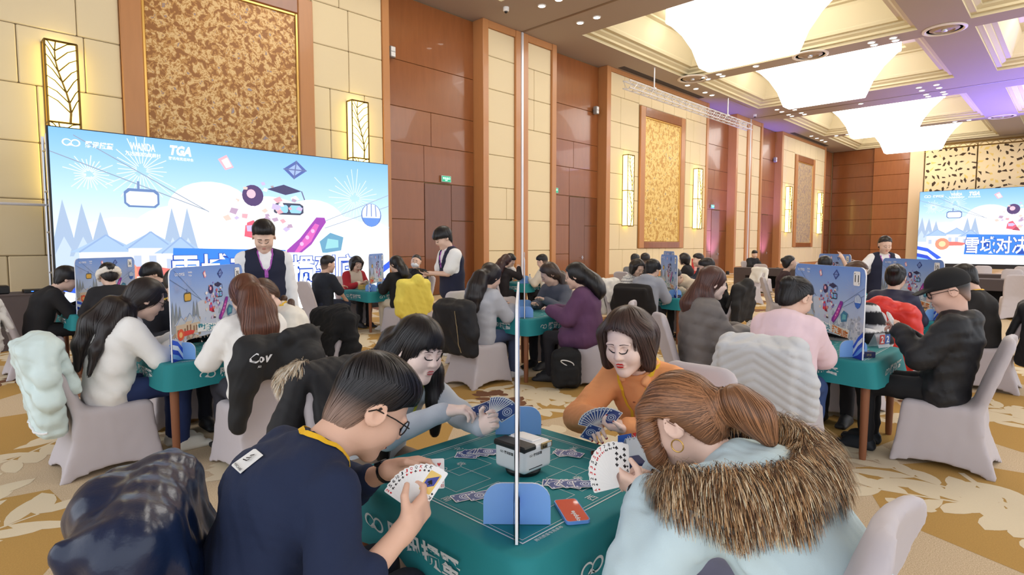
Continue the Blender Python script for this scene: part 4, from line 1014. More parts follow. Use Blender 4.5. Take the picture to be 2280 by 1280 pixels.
def hand(s, W, d, n, side, curl, sc=1., spread=1., thumb=.3):
    d = unit(d); n = np.asarray(n, float); n = unit(n - d * (n @ d)); t = np.cross(d, n) * (1 if side == 'R' else -1)
    R = np.stack([d, t, n], 1); W = np.asarray(W, float)
    s.box(W + d * .050 * sc, (.046 * sc, .039 * sc, .015 * sc), R, .014 * sc, .012)
    s.cone(W - d * .01, W + d * .03 * sc, .027 * sc, .026 * sc, .015, (t, 1.15))
    tips = []
    for i in range(4):
        b = W + sc * (d * (.088, .092, .089, .080)[i] + t * (.0295, .0098, -.0098, -.0285)[i]); L = (.070, .080, .074, .058)[i] * sc
        dd = unit(d + t * (.10, .03, -.04, -.12)[i] * spread); a = 0.; cu = curl[i] if np.ndim(curl) else curl
        for q, (fr, ca) in enumerate(((.45, .55), (.31, .8), (.26, .55))):
            a += cu * ca; v = dd * math.cos(a) + n * math.sin(a); e = b + v * L * fr
            s.cone(b, e, (.0096, .0086, .0076)[q] * sc, (.0086, .0076, .0062)[q] * sc, .003); b = e
        tips.append((b, v))
    b = W + sc * (d * .022 + t * .028 + n * .004); v1 = unit(d * .62 + t * (.75 - thumb * .4) + n * (.15 + thumb)); e = b + v1 * .046 * sc; v2 = unit(d * .85 + t * .1 + n * (.1 + thumb * 1.1)); f = e + v2 * .036 * sc
    s.cone(b, e, .0135 * sc, .0105 * sc, .010).cone(e, f, .0105 * sc, .0078 * sc, .003)
    tips.append((f, v2)); return tips
def ik(a, b, l1, l2, pole):
    a = np.asarray(a, float); b = np.asarray(b, float); D = np.linalg.norm(b - a); u = (b - a) / (D + 1e-9)
    D = min(D, (l1 + l2) * .995); b = a + u * D
    x = (l1 * l1 - l2 * l2 + D * D) / (2 * D); h = math.sqrt(max(l1 * l1 - x * x, 1e-6)); p = np.asarray(pole, float); p = unit(p - u * (p @ u))
    return a + u * x + p * h, b
CUT = dict(short=[(-.2, -.2), (-.118, -.10), (-.10, -.055), (-.06, -.036), (-.02, -.026), (.005, -.008), (.02, .02), (.045, .045), (.06, .08), (.068, .12), (.075, .3)],
           fringe=[(-.2, -.2), (-.10, -.07), (-.05, -.035), (-.02, -.008), (.008, .02), (.02, .07), (.03, .13), (.034, .3)],
           buzz=[(-.2, -.2), (-.085, -.07), (-.05, -.05), (-.01, -.022), (.02, .0), (.05, .05), (.07, .085), (.085, .12), (.095, .3)],
           tied=[(-.2, -.2), (-.085, -.06), (-.06, -.048), (-.02, -.03), (.0, -.012), (.03, .012), (.055, .055), (.075, .09), (.085, .12), (.095, .3)])
def hair_sdf(style, P):
    """P maps points given in the person's frame to the head frame"""
    s = Sdf(); th = {'buzz': -.006, 'short': .004, 'fringe': .012, 'tied': -.001}.get(style, .008)
    if style in ('short', 'fringe', 'buzz'):
        oz = {'short': [.0004, .002, .007, .020, .026], 'fringe': [.002, .010, .018, .026, .028], 'buzz': [.001, .002, .004, .006, .007]}[style]; c1 = Sdf().ell((-.014, 0, .026), (.100, .079, .093), k=0).ell((-.036, 0, -.048), (.060, .060, .066), k=.03)
        def crop(x, y, z):
            d = c1.ops[0][0](x, y, z); d = smin(d, c1.ops[1][0](x, y, z), .03); return d - np.interp(np.asarray(z).ravel(), [-.1, -.02, .03, .08, .12], oz).reshape(np.shape(z))
        s.fn(crop, (-.17, -.13, -.15), (.14, .13, .17), 0)
        if style == 'short': s.ell((.025, 0, .095), (.06, .058, .028), k=.03)
    else: s.ell((-.014, 0, .03), (.106 + th, .086 + th * .8, .099 + th), k=0).ell((-.045, 0, -.02), (.072 + th, .076 + th * .6, .085), k=.03)
    if style == 'fringe': s.ell((.06, 0, .05), (.052, .078, .04), k=.03)
    z0 = -.2
    if style in CUT:
        zz, xx = np.array(CUT[style]).T
        s.post = lambda x, y, z, d: -smin(-d, -(x - np.interp(np.ravel(z), zz, xx).reshape(np.shape(z))), .012)
    else:
        if style == 'bob':
            for q in (-1, 1): s.cone((.012, q * .078, .03), (.022, q * .084, -.085), .04, .024, .03)
            s.cone((-.06, 0, .0), (-.058, 0, -.09), .085, .062, .04, ((0, 1, 0), 1.15))
        def opening(x, y, z, d):                    # leaves the face free, hair parted over the brow
            zt = .078 - 6.0 * (y + .012) ** 2; w = .061
            rm = np.maximum(np.maximum(.012 - x, np.abs(y) - w), z - zt); return -smin(-d, rm, .012)
        def bangs(x, y, z, d):
            zt = .034 - 4.0 * y ** 2 + .004 * np.sin(y * 260); rm = np.maximum(np.maximum(.015 - x, np.abs(y) - .058), z - zt); return -smin(-d, rm, .008)
        s.post = bangs if 'bangs' in style else opening
    return s
def person(name, pos, deg, lab, tier=1, lean=12, bend=8, hp=20, hyaw=0, hroll=0, hs=1.08, bw=1., fem=False, skin=(232, 194, 172),
           top=(60, 60, 70), fit=.012, sleeve=1., topname='shirt', puff=0., hood=False, collar=True, coat=0., wr=.005, wrf=20, topcol=None, toprough=.85, cuff=None,
           pants=(34, 34, 40), shoes=(40, 40, 44), hair='short', hc='black', fall=None, flow=None, L=(.42, .13, .80), R=(.42, -.13, .80), curl=(.7, .7), Ld=None, Rd=None, Ln=(0, 0, -1), Rn=(0, 0, -1),
           poleL=(-.4, .7, -1), poleR=(-.4, -.7, -1), stand=False, knees=.43, lanyard=None, glasses=False, lips=(196, 110, 104), eyes=True, seat=True, chairlab=None, chairoff=(0, 0), legx=0., foot_in=0., twist=0., hscale=1., tall=1., shins=.0, nohands=False, chairdeg=None):
    T = tier; root = empty('person', (pos[0], pos[1], 0), math.radians(deg), lab, 'person', None)
    hz = .93 * tall if stand else SEAT + .085
    la, lb = math.radians(lean), math.radians(lean + bend)
    dv = lambda a: np.array([math.sin(a), 0, math.cos(a)])
    hip = np.array([0, 0, hz]); waist = hip + .165 * dv(la * .7) * tall; chest = waist + .19 * dv(la) * tall; nb = chest + .15 * dv(lb) * tall
    tw = rot3(0, 0, math.radians(twist))
    up = unit(nb - chest); Y = tw @ np.array([0, 1., 0]); Xf = np.cross(Y, up)
    HR = rot3(0, 0, math.radians(hyaw)) @ rot3(0, math.radians(hp), 0) @ rot3(math.radians(hroll), 0, 0)
    hd = nb + dv(lb * .85 + .12) * (.085 + .05 * hs); hd = hd + HR @ np.array([.022, 0, .03]) * hs
    toH = lambda p: (np.asarray(p, float) - hd) @ HR / hs
    toL = lambda v: v * hs @ HR.T + hd
    sh = {q: chest + up * .095 + Y * sg * (.160 if fem else .178) * bw - np.array([0, 0, .012]) for q, sg in (('L', 1), ('R', -1))}
    tg = {'L': np.array(L, float), 'R': np.array(R, float)}
    el, wr_ = {}, {}
    for q, pl in (('L', poleL), ('R', poleR)): el[q], wr_[q] = ik(sh[q], tg[q], .275 * tall, .25 * tall, pl)
    fd = {q: unit((Ld if q == 'L' else Rd)) if (Ld if q == 'L' else Rd) is not None else unit(wr_[q] - el[q]) for q in 'LR'}
    # legs
    kn, an = {}, {}
    for q, sg in (('L', 1), ('R', -1)):
        h0 = hip + np.array([0, sg * .088 * bw, -.02])
        if stand: kn[q] = np.array([.02, sg * .095, .49 * tall]); an[q] = np.array([-.02, sg * .10, .085])
        else: kn[q] = np.array([knees, sg * (.10 + legx), SEAT + .055]); an[q] = np.array([knees - .02 - foot_in, sg * (.10 + legx * .6), .085])
    # skin: one body
    m_skin = mat_skin('skin_%d_%d_%d' % skin, skin)
    HS = head_sdf(toH(nb - up * .03), fem)
    parts = []
    V, F = HS.geo(H_HEAD[T] / hs); parts.append((toL(V), F))
    tips = {}
    for q in 'LR':
        if nohands: continue
        s = Sdf(); s.cone(el[q], wr_[q], .040, .027, .01)
        cu = curl[0] if q == 'L' else curl[1]
        tips[q] = hand(s, wr_[q], fd[q], Ln if q == 'L' else Rn, q, cu, 1.0 if not fem else .92)
        parts.append(s.geo(H_HAND[T]))
    s = Sdf(); s.chain([hip, waist, chest, nb - up * .05], [.098, .088, .095, .06], .05, (Y, 1.4 * bw)).cone(nb - up * .06, nb, .055, .045, .03).cone(sh['L'], sh['R'], .042, .042, .04)
    for q in 'LR':
        s.cone(sh[q], el[q], .046, .038, .02).cone(el[q], el[q] + (wr_[q] - el[q]) * .5, .038, .033, .02)
        h0 = hip + np.array([0, (1 if q == 'L' else -1) * .088 * bw, -.02]); s.cone(h0, kn[q], .072, .05, .03).cone(kn[q], an[q], .048, .032, .02)
    parts.append(s.geo(.03 if sleeve >= 1 else .015))
    V, F = join_geo(parts); add('body', mesh_np('body', V, F, True), m_skin, root)
    # trousers and shoes
    s = Sdf(); s.ell(hip + np.array([-.01, 0, -.01]), (.112, .160 * bw, .09), k=0)
    for q, sg in (('L', 1), ('R', -1)):
        h0 = hip + np.array([0, sg * .088 * bw, -.025]); s.cone(h0, kn[q], .092 * bw, .070, .05).cone(kn[q], an[q] + np.array([0, 0, .0]), .068, .052 + shins, .03)
    s.noise(.005, 18, hsh(lab)); add('trousers', sdf_mesh('trousers', s, max(H_CLO[T] * 1.1, .018)), mat('trousers_%d_%d_%d' % pants, pants, .85, var=.08, vscale=10), root)
    for q in 'LR':
        s = Sdf(); a = an[q]; s.box((a[0] + .075, a[1], .022), (.14, .048, .022), None, .02, 0).ell((a[0] + .05, a[1], .055), (.115, .043, .045), k=.02).cone(a + np.array([0, 0, -.02]), a + np.array([0, 0, .03]), .045, .04, .03)
        add('shoe', sdf_mesh('shoe', s, max(H_CLO[T], .013)), mat('shoe_%d_%d_%d' % shoes, shoes, .6), root)
    # upper garment
    f = fit; G = Sdf()
    G.chain([hip + np.array([.01, 0, -.02]), waist, chest, nb - up * .055], [.124 + f, .108 + f, .112 + f, .078 + f * .7], .06, (Y, 1.38 * bw))
    G.cone(sh['L'] - Y * .02, sh['R'] + Y * .02, .052 + f, .052 + f, .05)
    for q in 'LR':
        m1 = .056 + f; m2 = .047 + f; m3 = (.034 + f * .85)
        if sleeve >= 1: G.cone(sh[q], el[q], m1, m2, .035).cone(el[q], wr_[q] - fd[q] * .0 + (el[q] - wr_[q]) * .04, m2, m3, .03)
        else: G.cone(sh[q], sh[q] + (el[q] - sh[q]) * min(sleeve * 2, 1), m1, m2 + .008, .03)
        if 0 < sleeve < 1 and sleeve > .5: G.cone(el[q], el[q] + (wr_[q] - el[q]) * (sleeve - .5) * 2, m2, m3 + .006, .03)
    if coat: G.cone(hip + np.array([.02, 0, .0]), hip + np.array([coat, 0, -.03]), .125 + f, .11 + f, .05, (Y, 1.45 * bw))
    if hood: G.ell(nb - Xf * .085 - up * .035, (.075, .125, .075), np.stack([Xf, Y, up], 1), .05).ell(nb - Xf * .03 + up * .075, (.06, .085, .06), np.stack([Xf, Y, up], 1), .02, sub=True)
    if collar:
        Rm = np.stack([Xf, Y, up], 1)
        def ring(x, y, z):
            p = np.stack(np.broadcast_arrays(x - nb[0], y - nb[1], z - nb[2]), -1) @ Rm
            q = np.sqrt(p[..., 0] ** 2 + p[..., 1] ** 2) - .068; return np.sqrt(q ** 2 + np.maximum(np.abs(p[..., 2] - .0) - .012, 0) ** 2) - .012
        G.fn(ring, nb - .1, nb + .1, .025)
    G.cone(nb - up * .02, nb + up * .12, .05, .062, .012, sub=True)
    if puff:
        def bands(x, y, z, d):
            q = z * (1 + 0 * x) + .25 * x; return d - puff * (np.abs(np.sin(q * math.pi / .105)) ** .6 - .6) * (np.abs(d) < .06)
        G.post = bands
    G.noise(wr, wrf, hsh(lab + "g"), (1, 1, 1.3))
    tm = mat_col('dyed_cloth', .85, bump=.1, bscale=240) if topcol else mat('cloth_%d_%d_%d_%d' % (*top, int(toprough * 100)), top, toprough, var=.05, vscale=9, bump=.1, bscale=240)
    add(topname, sdf_mesh(topname, G, H_CLO[T], topcol), tm, root)
    if cuff and sleeve >= 1:
        for q in 'LR':
            s = Sdf(); v = unit(wr_[q] - el[q]); s.cone(wr_[q] - v * .035, wr_[q] - v * .005, .033 + f * .8, .031 + f * .7, 0); add('cuff', sdf_mesh('cuff', s, max(.005, H_CLO[T] * .7)), mat('cuff_%d_%d_%d' % cuff, cuff, .9), root)
    # hair
    if hair:
        hb = Sdf(); st = 'long' if hair.startswith('long') else hair
        hb = hair_sdf(hair if 'bangs' in hair else {'long': 'long', 'bun': 'tied', 'pony': 'tied', 'braid': 'tied'}.get(hair, hair), toH)
        tie = None
        if hair == 'bun': hb.ell((-.112, 0, .045), (.04, .05, .044), k=.012); tie = np.array((-.1, 0, .045))
        if hair == 'pony': tie = np.array((-.118, 0, -.005))
        if hair == 'braid': tie = None
        extra = []
        if fall:
            for ch in fall:                           # falling locks: (points in the person's frame or head frame flag, radii, flatten)
                pts = [toH(p) if ch.get('body', 1) else np.array(p, float) for p in ch['p']]; fl_ = ch.get('flat')
                extra.append((pts, ch['r'], fl_))
        cap_post = hb.post; base = hb
        if extra:
            full = Sdf(); cap = base
            lo = np.min([o[1] for o in cap.ops], 0); hi = np.max([o[2] for o in cap.ops], 0)
            def capf(x, y, z):
                P = np.stack(np.broadcast_arrays(x, y, z), -1); d = np.full(P.shape[:-1], 1.)
                for f_, l_, u_, k_, sb in cap.ops: b = f_(P[..., 0], P[..., 1], P[..., 2]); d = -smin(-d, b, k_) if sb else smin(d, b, k_)
                if cap_post:
                    sp = d.shape; d = cap_post(P[..., 0].ravel(), P[..., 1].ravel(), P[..., 2].ravel(), d.ravel()).reshape(sp)
                return d
            full.fn(capf, lo, hi, 0)
            for pts, rs, fl_ in extra: full.chain(pts, [r / hs for r in rs], .04, fl_)
            hb = full
        c0 = np.array(lin(HAIRC.get(hc, hc) if isinstance(hc, str) else hc)); rs_ = np.random.RandomState(hsh(lab))
        tipc = None
        if hc == 'ombre': tipc = np.array(lin((176, 138, 96)))
        def hcol(rr, n, P0):
            b = rr.uniform(.55, 1.9, (n, 1)); return np.clip(c0 * b, 0, 1)
        hV, hF = hb.geo(max(H_HEAD[T] * 1.25, .005) / hs)
        hC = np.tile(c0 * .8, (len(hV), 1))
        if N_STR[T] and len(hV) and hair != 'buzz':
            n = N_STR[T]; sd = hV[rs_.choice(len(hV), n)] ; g = np.array([-.35, 0, -1.]); gd = unit(toH(hd + np.array([0, 0, -1.])))
            if tie is not None: fl2 = lambda P, t: np.where(((P[:, 0] < tie[0] + .012) | (np.linalg.norm(P - tie, axis=-1) < .03))[:, None], gd * .7 + np.array([-.3, 0, 0]), tie - P)
            elif flow: fl2 = flow
            else: fl2 = lambda P, t: np.where((np.linalg.norm(P, axis=-1) < .125)[:, None], g, gd)
            ln = .085 if hair in ('short', 'fringe') else .15
            stp = 9 if T == 0 else 6
            sV, sF, sC = strands(hb, sd, fl2, stp, ln / stp, np.full(n, (.0011, .0017, .0024, .003)[T]) / hs, rs_, .0020, .015 if hair != 'long' else .03, hcol)
            hV2 = np.concatenate([hV, sV]); hF = np.concatenate([hF, sF + len(hV)]); hC = np.concatenate([hC, sC]); hV = hV2
        if hair in ('short', 'buzz'):
            t = np.clip((.02 - hV[:, 2] + .15 * hV[:, 0]) / .08, 0, .72)[:, None]; hC = hC * (1 - t) + np.array(lin(skin)) * .5 * t
        hL = toL(hV)
        if tipc is not None:
            t = np.clip((hd[2] - .12 - hL[:, 2]) / .25, 0, 1)[:, None]; hC = hC * (1 - t) + tipc * t * (.6 + .4 * hC / (c0 * 1.2 + 1e-6)).clip(.4, 1.3)
        ho = add('hair', mesh_np('hair', hL, hF, True, np.clip(hC, 0, 1)), m_hair, root)
    # face
    if T <= 2:
        if fem not in _FC: _FC[fem] = head_sdf((-.03, 0, -.16), fem)
        FS = _FC[fem]
        def strip(nm, sets, col, w):
            key = (nm, fem)
            if key not in _FC:
                k = MB()
                for pts, ww in sets: P = FS.snap(np.array(pts, float), .0012, 5); ribbon(k, P, FS.grad(P), ww, None, 0)
                _FC[key] = (np.concatenate(k.V), k.F)
            V_, F_ = _FC[key]; add(nm, mesh_np(nm, toL(V_), F_), mat(nm + '_%d_%d_%d' % col, col, .6), root)
        n = 7; tt = np.linspace(0, 1, n)
        br = [([(.11, q * (.015 + .036 * t), .0245 + .006 * math.sin(t * 2.4) - (.004 * t)) for t in tt], (.0034 if not fem else .0017) * (1 - .6 * tt)) for q in (-1, 1)]
        strip('eyebrows', br, (44, 34, 34) if not fem else (84, 62, 56), 0)
        if eyes: strip('lashes', [([(.11, q * (.0165 + .031 * t), -.0015 - .0075 * math.sin(math.pi * t) ** .8 + .003 * t) for t in tt], .0014 + .0009 * np.sin(math.pi * tt)) for q in (-1, 1)], (24, 18, 20), 0)
        if eyes and T < 2: strip('eyelid_crease', [([(.11, q * (.0165 + .031 * t), .0045 + .006 * math.sin(math.pi * t)) for t in tt], .0007 * np.sin(math.pi * tt) + .0002) for q in (-1, 1)], tuple(int(c * .84) for c in skin), 0)
        if lips: strip('lips', [([(.11, .022 * (2 * t - 1), -.0595 + .0028 * math.sin(math.pi * t) - .001 * math.cos(math.pi * (2 * t - 1) * 2)) for t in tt], .0027 * np.sin(math.pi * tt) ** .7 + .0003), ([(.11, .021 * (2 * t - 1), -.0680 - .003 * math.sin(math.pi * t)) for t in tt], .0035 * np.sin(math.pi * tt) ** .7 + .0003)], lips, 0)
    if glasses:
        k = MB()
        for q in (-1, 1):
            o = [(.106 - .012 * abs(math.cos(a) * .024 + .033) / .05, q * (.033 + .025 * math.cos(a)), .001 + .02 * math.sin(a)) for a in np.linspace(0, 6.283, 17)]
            k.tube(o, .0019, 5, cap=False); k.tube([(.098, q * .058, .008), (.04, q * .086, .010), (-.02, q * .090, .006), (-.035, q * .088, -.008)], .0019, 5)
        k.tube([(.106, -.009, .006), (.109, 0, .009), (.106, .009, .006)], .0018, 5)
        for v in k.V: v[:] = toL(v)
        add('glasses', k.mesh('glasses'), mat('glasses_black', (20, 18, 20), .3), root)
    if lanyard and not stand: lany(root, G, nb, Xf, Y, up, lanyard)
    if chairlab and seat and not stand:
        a = math.radians(deg); chair(pos[0] - .0 * math.cos(a) + chairoff[0], pos[1] + chairoff[1], deg if chairdeg is None else chairdeg, chairlab)
    return dict(root=root, G=G, HS=HS, toH=toH, toL=toL, hd=hd, HR=HR, nb=nb, wr=wr_, el=el, fd=fd, tips=tips, up=up, Y=Y, X=Xf, sh=sh, chest=chest, hip=hip, waist=waist, hs=hs, T=T)
def lany(root, G, nb, Xf, Y, up, c):
    k = MB(); Rm = np.stack([Xf, Y, up], 1)
    for q in (-1, 1):
        pts = [(-.085, 0, .0), (-.07, q * .045, .008), (-.02, q * .078, .012), (.03, q * .075, -.005), (.07, q * .06, -.05), (.10, q * .045, -.10), (.12, q * .02, -.17), (.125, q * .006, -.22)]
        P = np.array([nb + Rm @ np.array(p) for p in pts]); P = np.array([P[0]] + [P[i] * (1 - t) + P[i + 1] * t for i in range(len(P) - 1) for t in (.33, .67, 1)])
        P = G.snap(P, .004, 4); ribbon(k, P, G.grad(P), .0085, thick=.0015)
    add('lanyard', k.mesh('lanyard'), mat('lanyard_%d_%d_%d' % c, c, .6), root)
def part_sdf(p, name, s, h, m, label=None):
    return add(name, sdf_mesh(name, s, h), m, p['root'], label=label)
# ================================================================ the four players in the foreground
p1 = person('person', (.57, 1.53), -6, 'man with glasses in a navy sweatshirt holding a fan of cards, nearest at left', 0, lean=19, bend=33, hp=38, hyaw=-10, hs=1.13, bw=1.06, skin=(236, 190, 164),
            top=(24, 38, 70), fit=.014, topname='sweatshirt', wr=.006, wrf=15, pants=(30, 36, 52), hair='short', hc='black', L=(.43, -.01, .87), R=(.31, -.30, .83), curl=(.9, 1.0), Ld=(.8, -.5, .1), Rd=(.75, .25, .35), Ln=(.1, -.9, -.4), Rn=(-.3, .9, .1), sleeve=.72,
            poleL=(-.1, 1, -.6), poleR=(-.2, -.8, -.9), glasses=True, lanyard=(250, 196, 40), lips=(206, 120, 110), chairlab='grey covered chair under the man in the navy sweatshirt', chairoff=(.15, .0), chairdeg=-25)
p2 = person('person', (1.52, 2.42), -90, 'young woman with long black hair and fringe leaning over the foreground table', 0, lean=34, bend=4, hp=13, hyaw=0, hroll=-6, hs=1.1, bw=.92, fem=True, skin=(255, 228, 216),
            top=(196, 204, 214), fit=.006, topname='long_sleeve_top', wr=.003, wrf=18, pants=(120, 104, 90), hair='longbangs', hc='black', L=(.72, .06, .82), R=(.60, -.03, .88), curl=(1.1, 1.0), Ld=(.8, .1, .5), Rd=(.75, .65, .1), Ln=(.2, -.9, .2), Rn=(.2, .2, -1), poleL=(-.2, .8, -1), poleR=(-.4, -1, -.5),
            lips=(214, 110, 110), lanyard=(220, 226, 80), chairlab='grey covered chair under the woman with long black hair', chairoff=(.04, .02), 
            fall=[dict(p=[(.30, .085, 1.10), (.34, .11, .98), (.36, .12, .84), (.34, .12, .70)], r=[.045, .042, .04, .02]), dict(p=[(.30, -.085, 1.10), (.31, -.12, .98), (.30, -.13, .84), (.30, -.13, .64)], r=[.05, .055, .055, .025]), dict(p=[(.26, -.05, 1.10), (.24, -.08, .98), (.22, -.10, .84), (.22, -.10, .66)], r=[.05, .06, .06, .03]), dict(p=[(.22, 0, 1.12), (.16, -.02, 1.0), (.10, -.03, .86), (.06, -.03, .70)], r=[.07, .075, .07, .03])])
p3 = person('person', (2.48, 1.40), 180, 'woman in an orange shirt with a dark bob and red lips fanning blue cards', 0, lean=22, bend=14, hp=14, hyaw=10, hroll=3, hs=1.12, bw=1.0, fem=True, skin=(255, 224, 208),
            top=(252, 172, 112), fit=.016, topname='orange_shirt', wr=.006, wrf=17, pants=(60, 54, 60), hair='bob', hc=(66, 46, 40), L=(.50, .12, .82), R=(.52, -.02, .83), curl=(1.0, .9), Ld=(.7, -.6, .2), Rd=(.75, .5, -.1), Ln=(-.1, .3, .9), Rn=(-.2, .4, -.9), poleL=(-.2, 1, -.7), poleR=(-.2, -1, -.7),
            lips=(216, 40, 36), lanyard=(250, 200, 40), chairlab='grey covered chair under the woman in the orange shirt')
p4 = person('person', (1.62, .38), 90, 'woman in a pale blue parka with a fur hood and brown ponytail, nearest at right', 0, lean=40, bend=14, hp=30, hyaw=6, hs=1.12, bw=1.06, fem=True, skin=(246, 208, 188),
            top=(206, 228, 234), fit=.034, topname='parka', wr=.008, wrf=14, pants=(206, 200, 224), hair='pony', hc=(138, 94, 62), L=(.50, .15, .83), R=(.54, .0, .83), curl=(.9, .9), Ld=(.8, .25, .3), Rd=(.65, .7, .1), Ln=(.2, -.8, .5), Rn=(.1, .2, -1), poleL=(-.2, 1, -.8), poleR=(-.2, -1, -.6), cuff=(30, 32, 40), collar=True,
            chairlab='pale covered chair under the woman in the fur-hood parka', chairoff=(-.06, .24), shoes=(230, 230, 232),
            fall=[dict(body=0, p=[(-.115, 0, -.005), (-.16, .0, -.01), (-.185, -.01, -.06), (-.19, -.01, -.12)], r=[.026, .042, .044, .02]), dict(body=0, p=[(.055, .066, .06), (.072, .074, .0), (.078, .072, -.06), (.074, .062, -.12)], r=[.026, .022, .018, .006])])
# ================================================================ everybody else
def stripes(c1, c2, per):
    def f(V): 
        a = np.array(lin(c1)); b = np.array(lin(c2)); t = (np.sin(V[:, 2] * 2 * math.pi / per) > .55)[:, None]; return np.where(t, b, a)
    return f
def raglan(body, arm):
    def f(V): t = np.clip((np.abs(V[:, 1]) - .115 - .25 * np.clip(.98 - V[:, 2], 0, .2) * 0) / .01, 0, 1)[:, None]; return np.array(lin(body)) * (1 - t) + np.array(lin(arm)) * t
    return f
def back_fall(hx, n, w=.07, end=.62, side=0.):
    """hair falling down the back from a head at x=hx"""
    z = np.linspace(1.20, end, 5); x = [hx - .03, hx - .09, hx - .135, hx - .155, hx - .15]
    return [dict(p=[(x[i], side * (1 + .1 * i), z[i]) for i in range(5)], r=[w * 1.05, w * 1.15, w * 1.1, w * .9, w * .35], flat=((0, 1, 0), 1.35))]
# ---- table 09
q1 = person('person', (.95, 4.92), 0, 'girl with long dark hair and glasses in a white fleece hoodie at table 09', 1, lean=14, bend=18, hp=26, hyaw=-4, hs=1.16, fem=True, bw=1.05, top=(244, 243, 240), fit=.03, topname='fleece_hoodie', wr=.008, hood=True, pants=(36, 52, 98), shoes=(232, 228, 216), hair='long', hc='dark', glasses=True, L=(.46, .05, .84), R=(.46, -.07, .84), curl=(1., 1.), knees=.46,
            fall=[dict(p=[(.10, -.08, 1.10), (.0, -.12, .98), (-.08, -.16, .84), (-.13, -.18, .68)], r=[.06, .05, .035, .012]), dict(p=[(.06, .02, 1.12), (-.06, .02, 1.0), (-.13, .02, .86), (-.16, .0, .70)], r=[.075, .075, .05, .02], flat=((0, 1, 0), 1.3)), dict(p=[(.16, -.085, 1.06), (.15, -.13, .96), (.12, -.16, .86)], r=[.03, .02, .01])], chairlab='grey chair under the girl in the white fleece hoodie, mint jacket on its back')
q2 = person('person', (1.70, 4.14), 90, 'woman with straight auburn hair in a white top seen from behind at table 09', 1, lean=10, bend=10, hp=22, hyaw=-8, hs=1.16, fem=True, top=(246, 244, 240), fit=.028, topname='white_top', wr=.007, pants=(60, 60, 70), hair='long', hc=(104, 62, 44), L=(.42, .16, .80), R=(.42, -.12, .80), fall=back_fall(.07, 4, .075, .76), chairlab='grey chair under the auburn-haired woman with the black lettered jacket on its back')
q3 = person('person', (2.40, 4.97), 182, 'girl with a side braid in a cream sweater bending over cards at table 09', 1, lean=16, bend=22, hp=44, hyaw=12, hs=1.16, fem=True, top=(242, 238, 228), fit=.026, topname='cream_sweater', wr=.006, pants=(70, 92, 140), hair='braid', hc=(92, 66, 52), lanyard=(248, 200, 60), L=(.42, .10, .80), R=(.42, -.10, .80), skin=(246, 210, 192), chairlab='grey chair under the girl with the braid, black fleece jacket on its back',
            fall=[dict(p=[(.10, .085, 1.06), (.11, .11, .98), (.13, .115, .90), (.12, .12, .82), (.12, .12, .74)], r=[.03, .024, .028, .022, .012]), dict(p=[(.08, -.08, 1.08), (.12, -.10, .98), (.13, -.10, .86)], r=[.03, .024, .012])])
q4 = person('person', (1.62, 5.72), -90, 'person in black mostly hidden behind the 09 board', 2, lean=8, bend=10, hp=20, hs=1.12, top=(24, 26, 36), fit=.03, topname='black_hoodie', hood=True, pants=(28, 30, 42), hair='fringe', lanyard=(236, 206, 90), chairlab='grey chair on the far side of the nine table, behind its board')
# ---- table 06
person('person', (1.06, 8.97), 0, 'man in a black sweater at the far left by table 06', 2, lean=20, bend=18, hp=24, hs=1.15, bw=1.05, top=(26, 25, 28), fit=.022, topname='black_sweater', pants=(24, 24, 28), hair='fringe', L=(.5, .10, .82), R=(.5, -.10, .82), chairlab='grey chair at the left edge with a white fleece coat')
q6 = person('person', (1.70, 8.22), 90, 'woman in black with a white fleece headband before the 06 board', 2, lean=8, bend=10, hp=18, hs=1.15, fem=True, top=(28, 27, 32), fit=.028, topname='black_top', hair='bun', pants=(40, 40, 48), chairlab='grey chair under the woman with the headband')
s = Sdf(); s.fn(lambda x, y, z: np.sqrt((np.sqrt((x / 1.15 + .012) ** 2 + y ** 2) - .094) ** 2 + ((z - .0 + .25 * x) * .6) ** 2) - .02, (-.14, -.13, -.06), (.14, .13, .08)); s.noise(.004, 60, 2)
V, F = s.geo(.008); add('headband', mesh_np('headband', q6['toL'](V), F, True), mat('fleece_white', (236, 230, 220), .95), q6['root'])
person('person', (2.58, 8.97), 180, 'person in a navy jacket right of the 06 board', 2, lean=16, bend=14, hp=28, hs=1.15, top=(26, 32, 52), fit=.034, topname='navy_jacket', hair='fringe', pants=(30, 32, 44), chairlab='grey chair under the person in the navy jacket at table 06')
# ---- table by the right end of the LED wall
person('person', (4.98, 9.39), 5, 'heavy man in a black T-shirt with his hand on his knee', 2, lean=6, bend=6, hp=6, hyaw=-8, hs=1.15, bw=1.22, top=(24, 30, 42), fit=.024, topname='t_shirt', sleeve=.46, pants=(36, 44, 66), hair='short', L=(.44, .12, .80), R=(.36, -.16, .60), poleR=(-.5, -1, -.2), skin=(226, 184, 160), chairlab='grey chair under the man in the black T-shirt')
person('person', (6.0, 10.12), -90, 'woman in a cream top with red raglan sleeves before the LED wall', 2, lean=8, bend=10, hp=30, hs=1.15, fem=True, topcol=raglan((244, 226, 200), (176, 34, 46)), fit=.024, topname='raglan_top', hair='bob', hc='black', L=(.4, .06, .84), R=(.4, -.08, .82), lips=(210, 90, 90), chairlab='grey chair under the woman with red sleeves')
person('person', (6.08, 8.62), 92, 'person with long black hair in a black jacket, beige trousers', 2, lean=5, bend=6, hp=10, hyaw=16, hs=1.15, top=(22, 22, 26), fit=.03, topname='black_jacket', pants=(222, 208, 184), shoes=(220, 214, 204), hair='long', hc='black', fall=back_fall(.04, 4, .062, .96), chairlab='grey chair with the yellow jacket on its back')
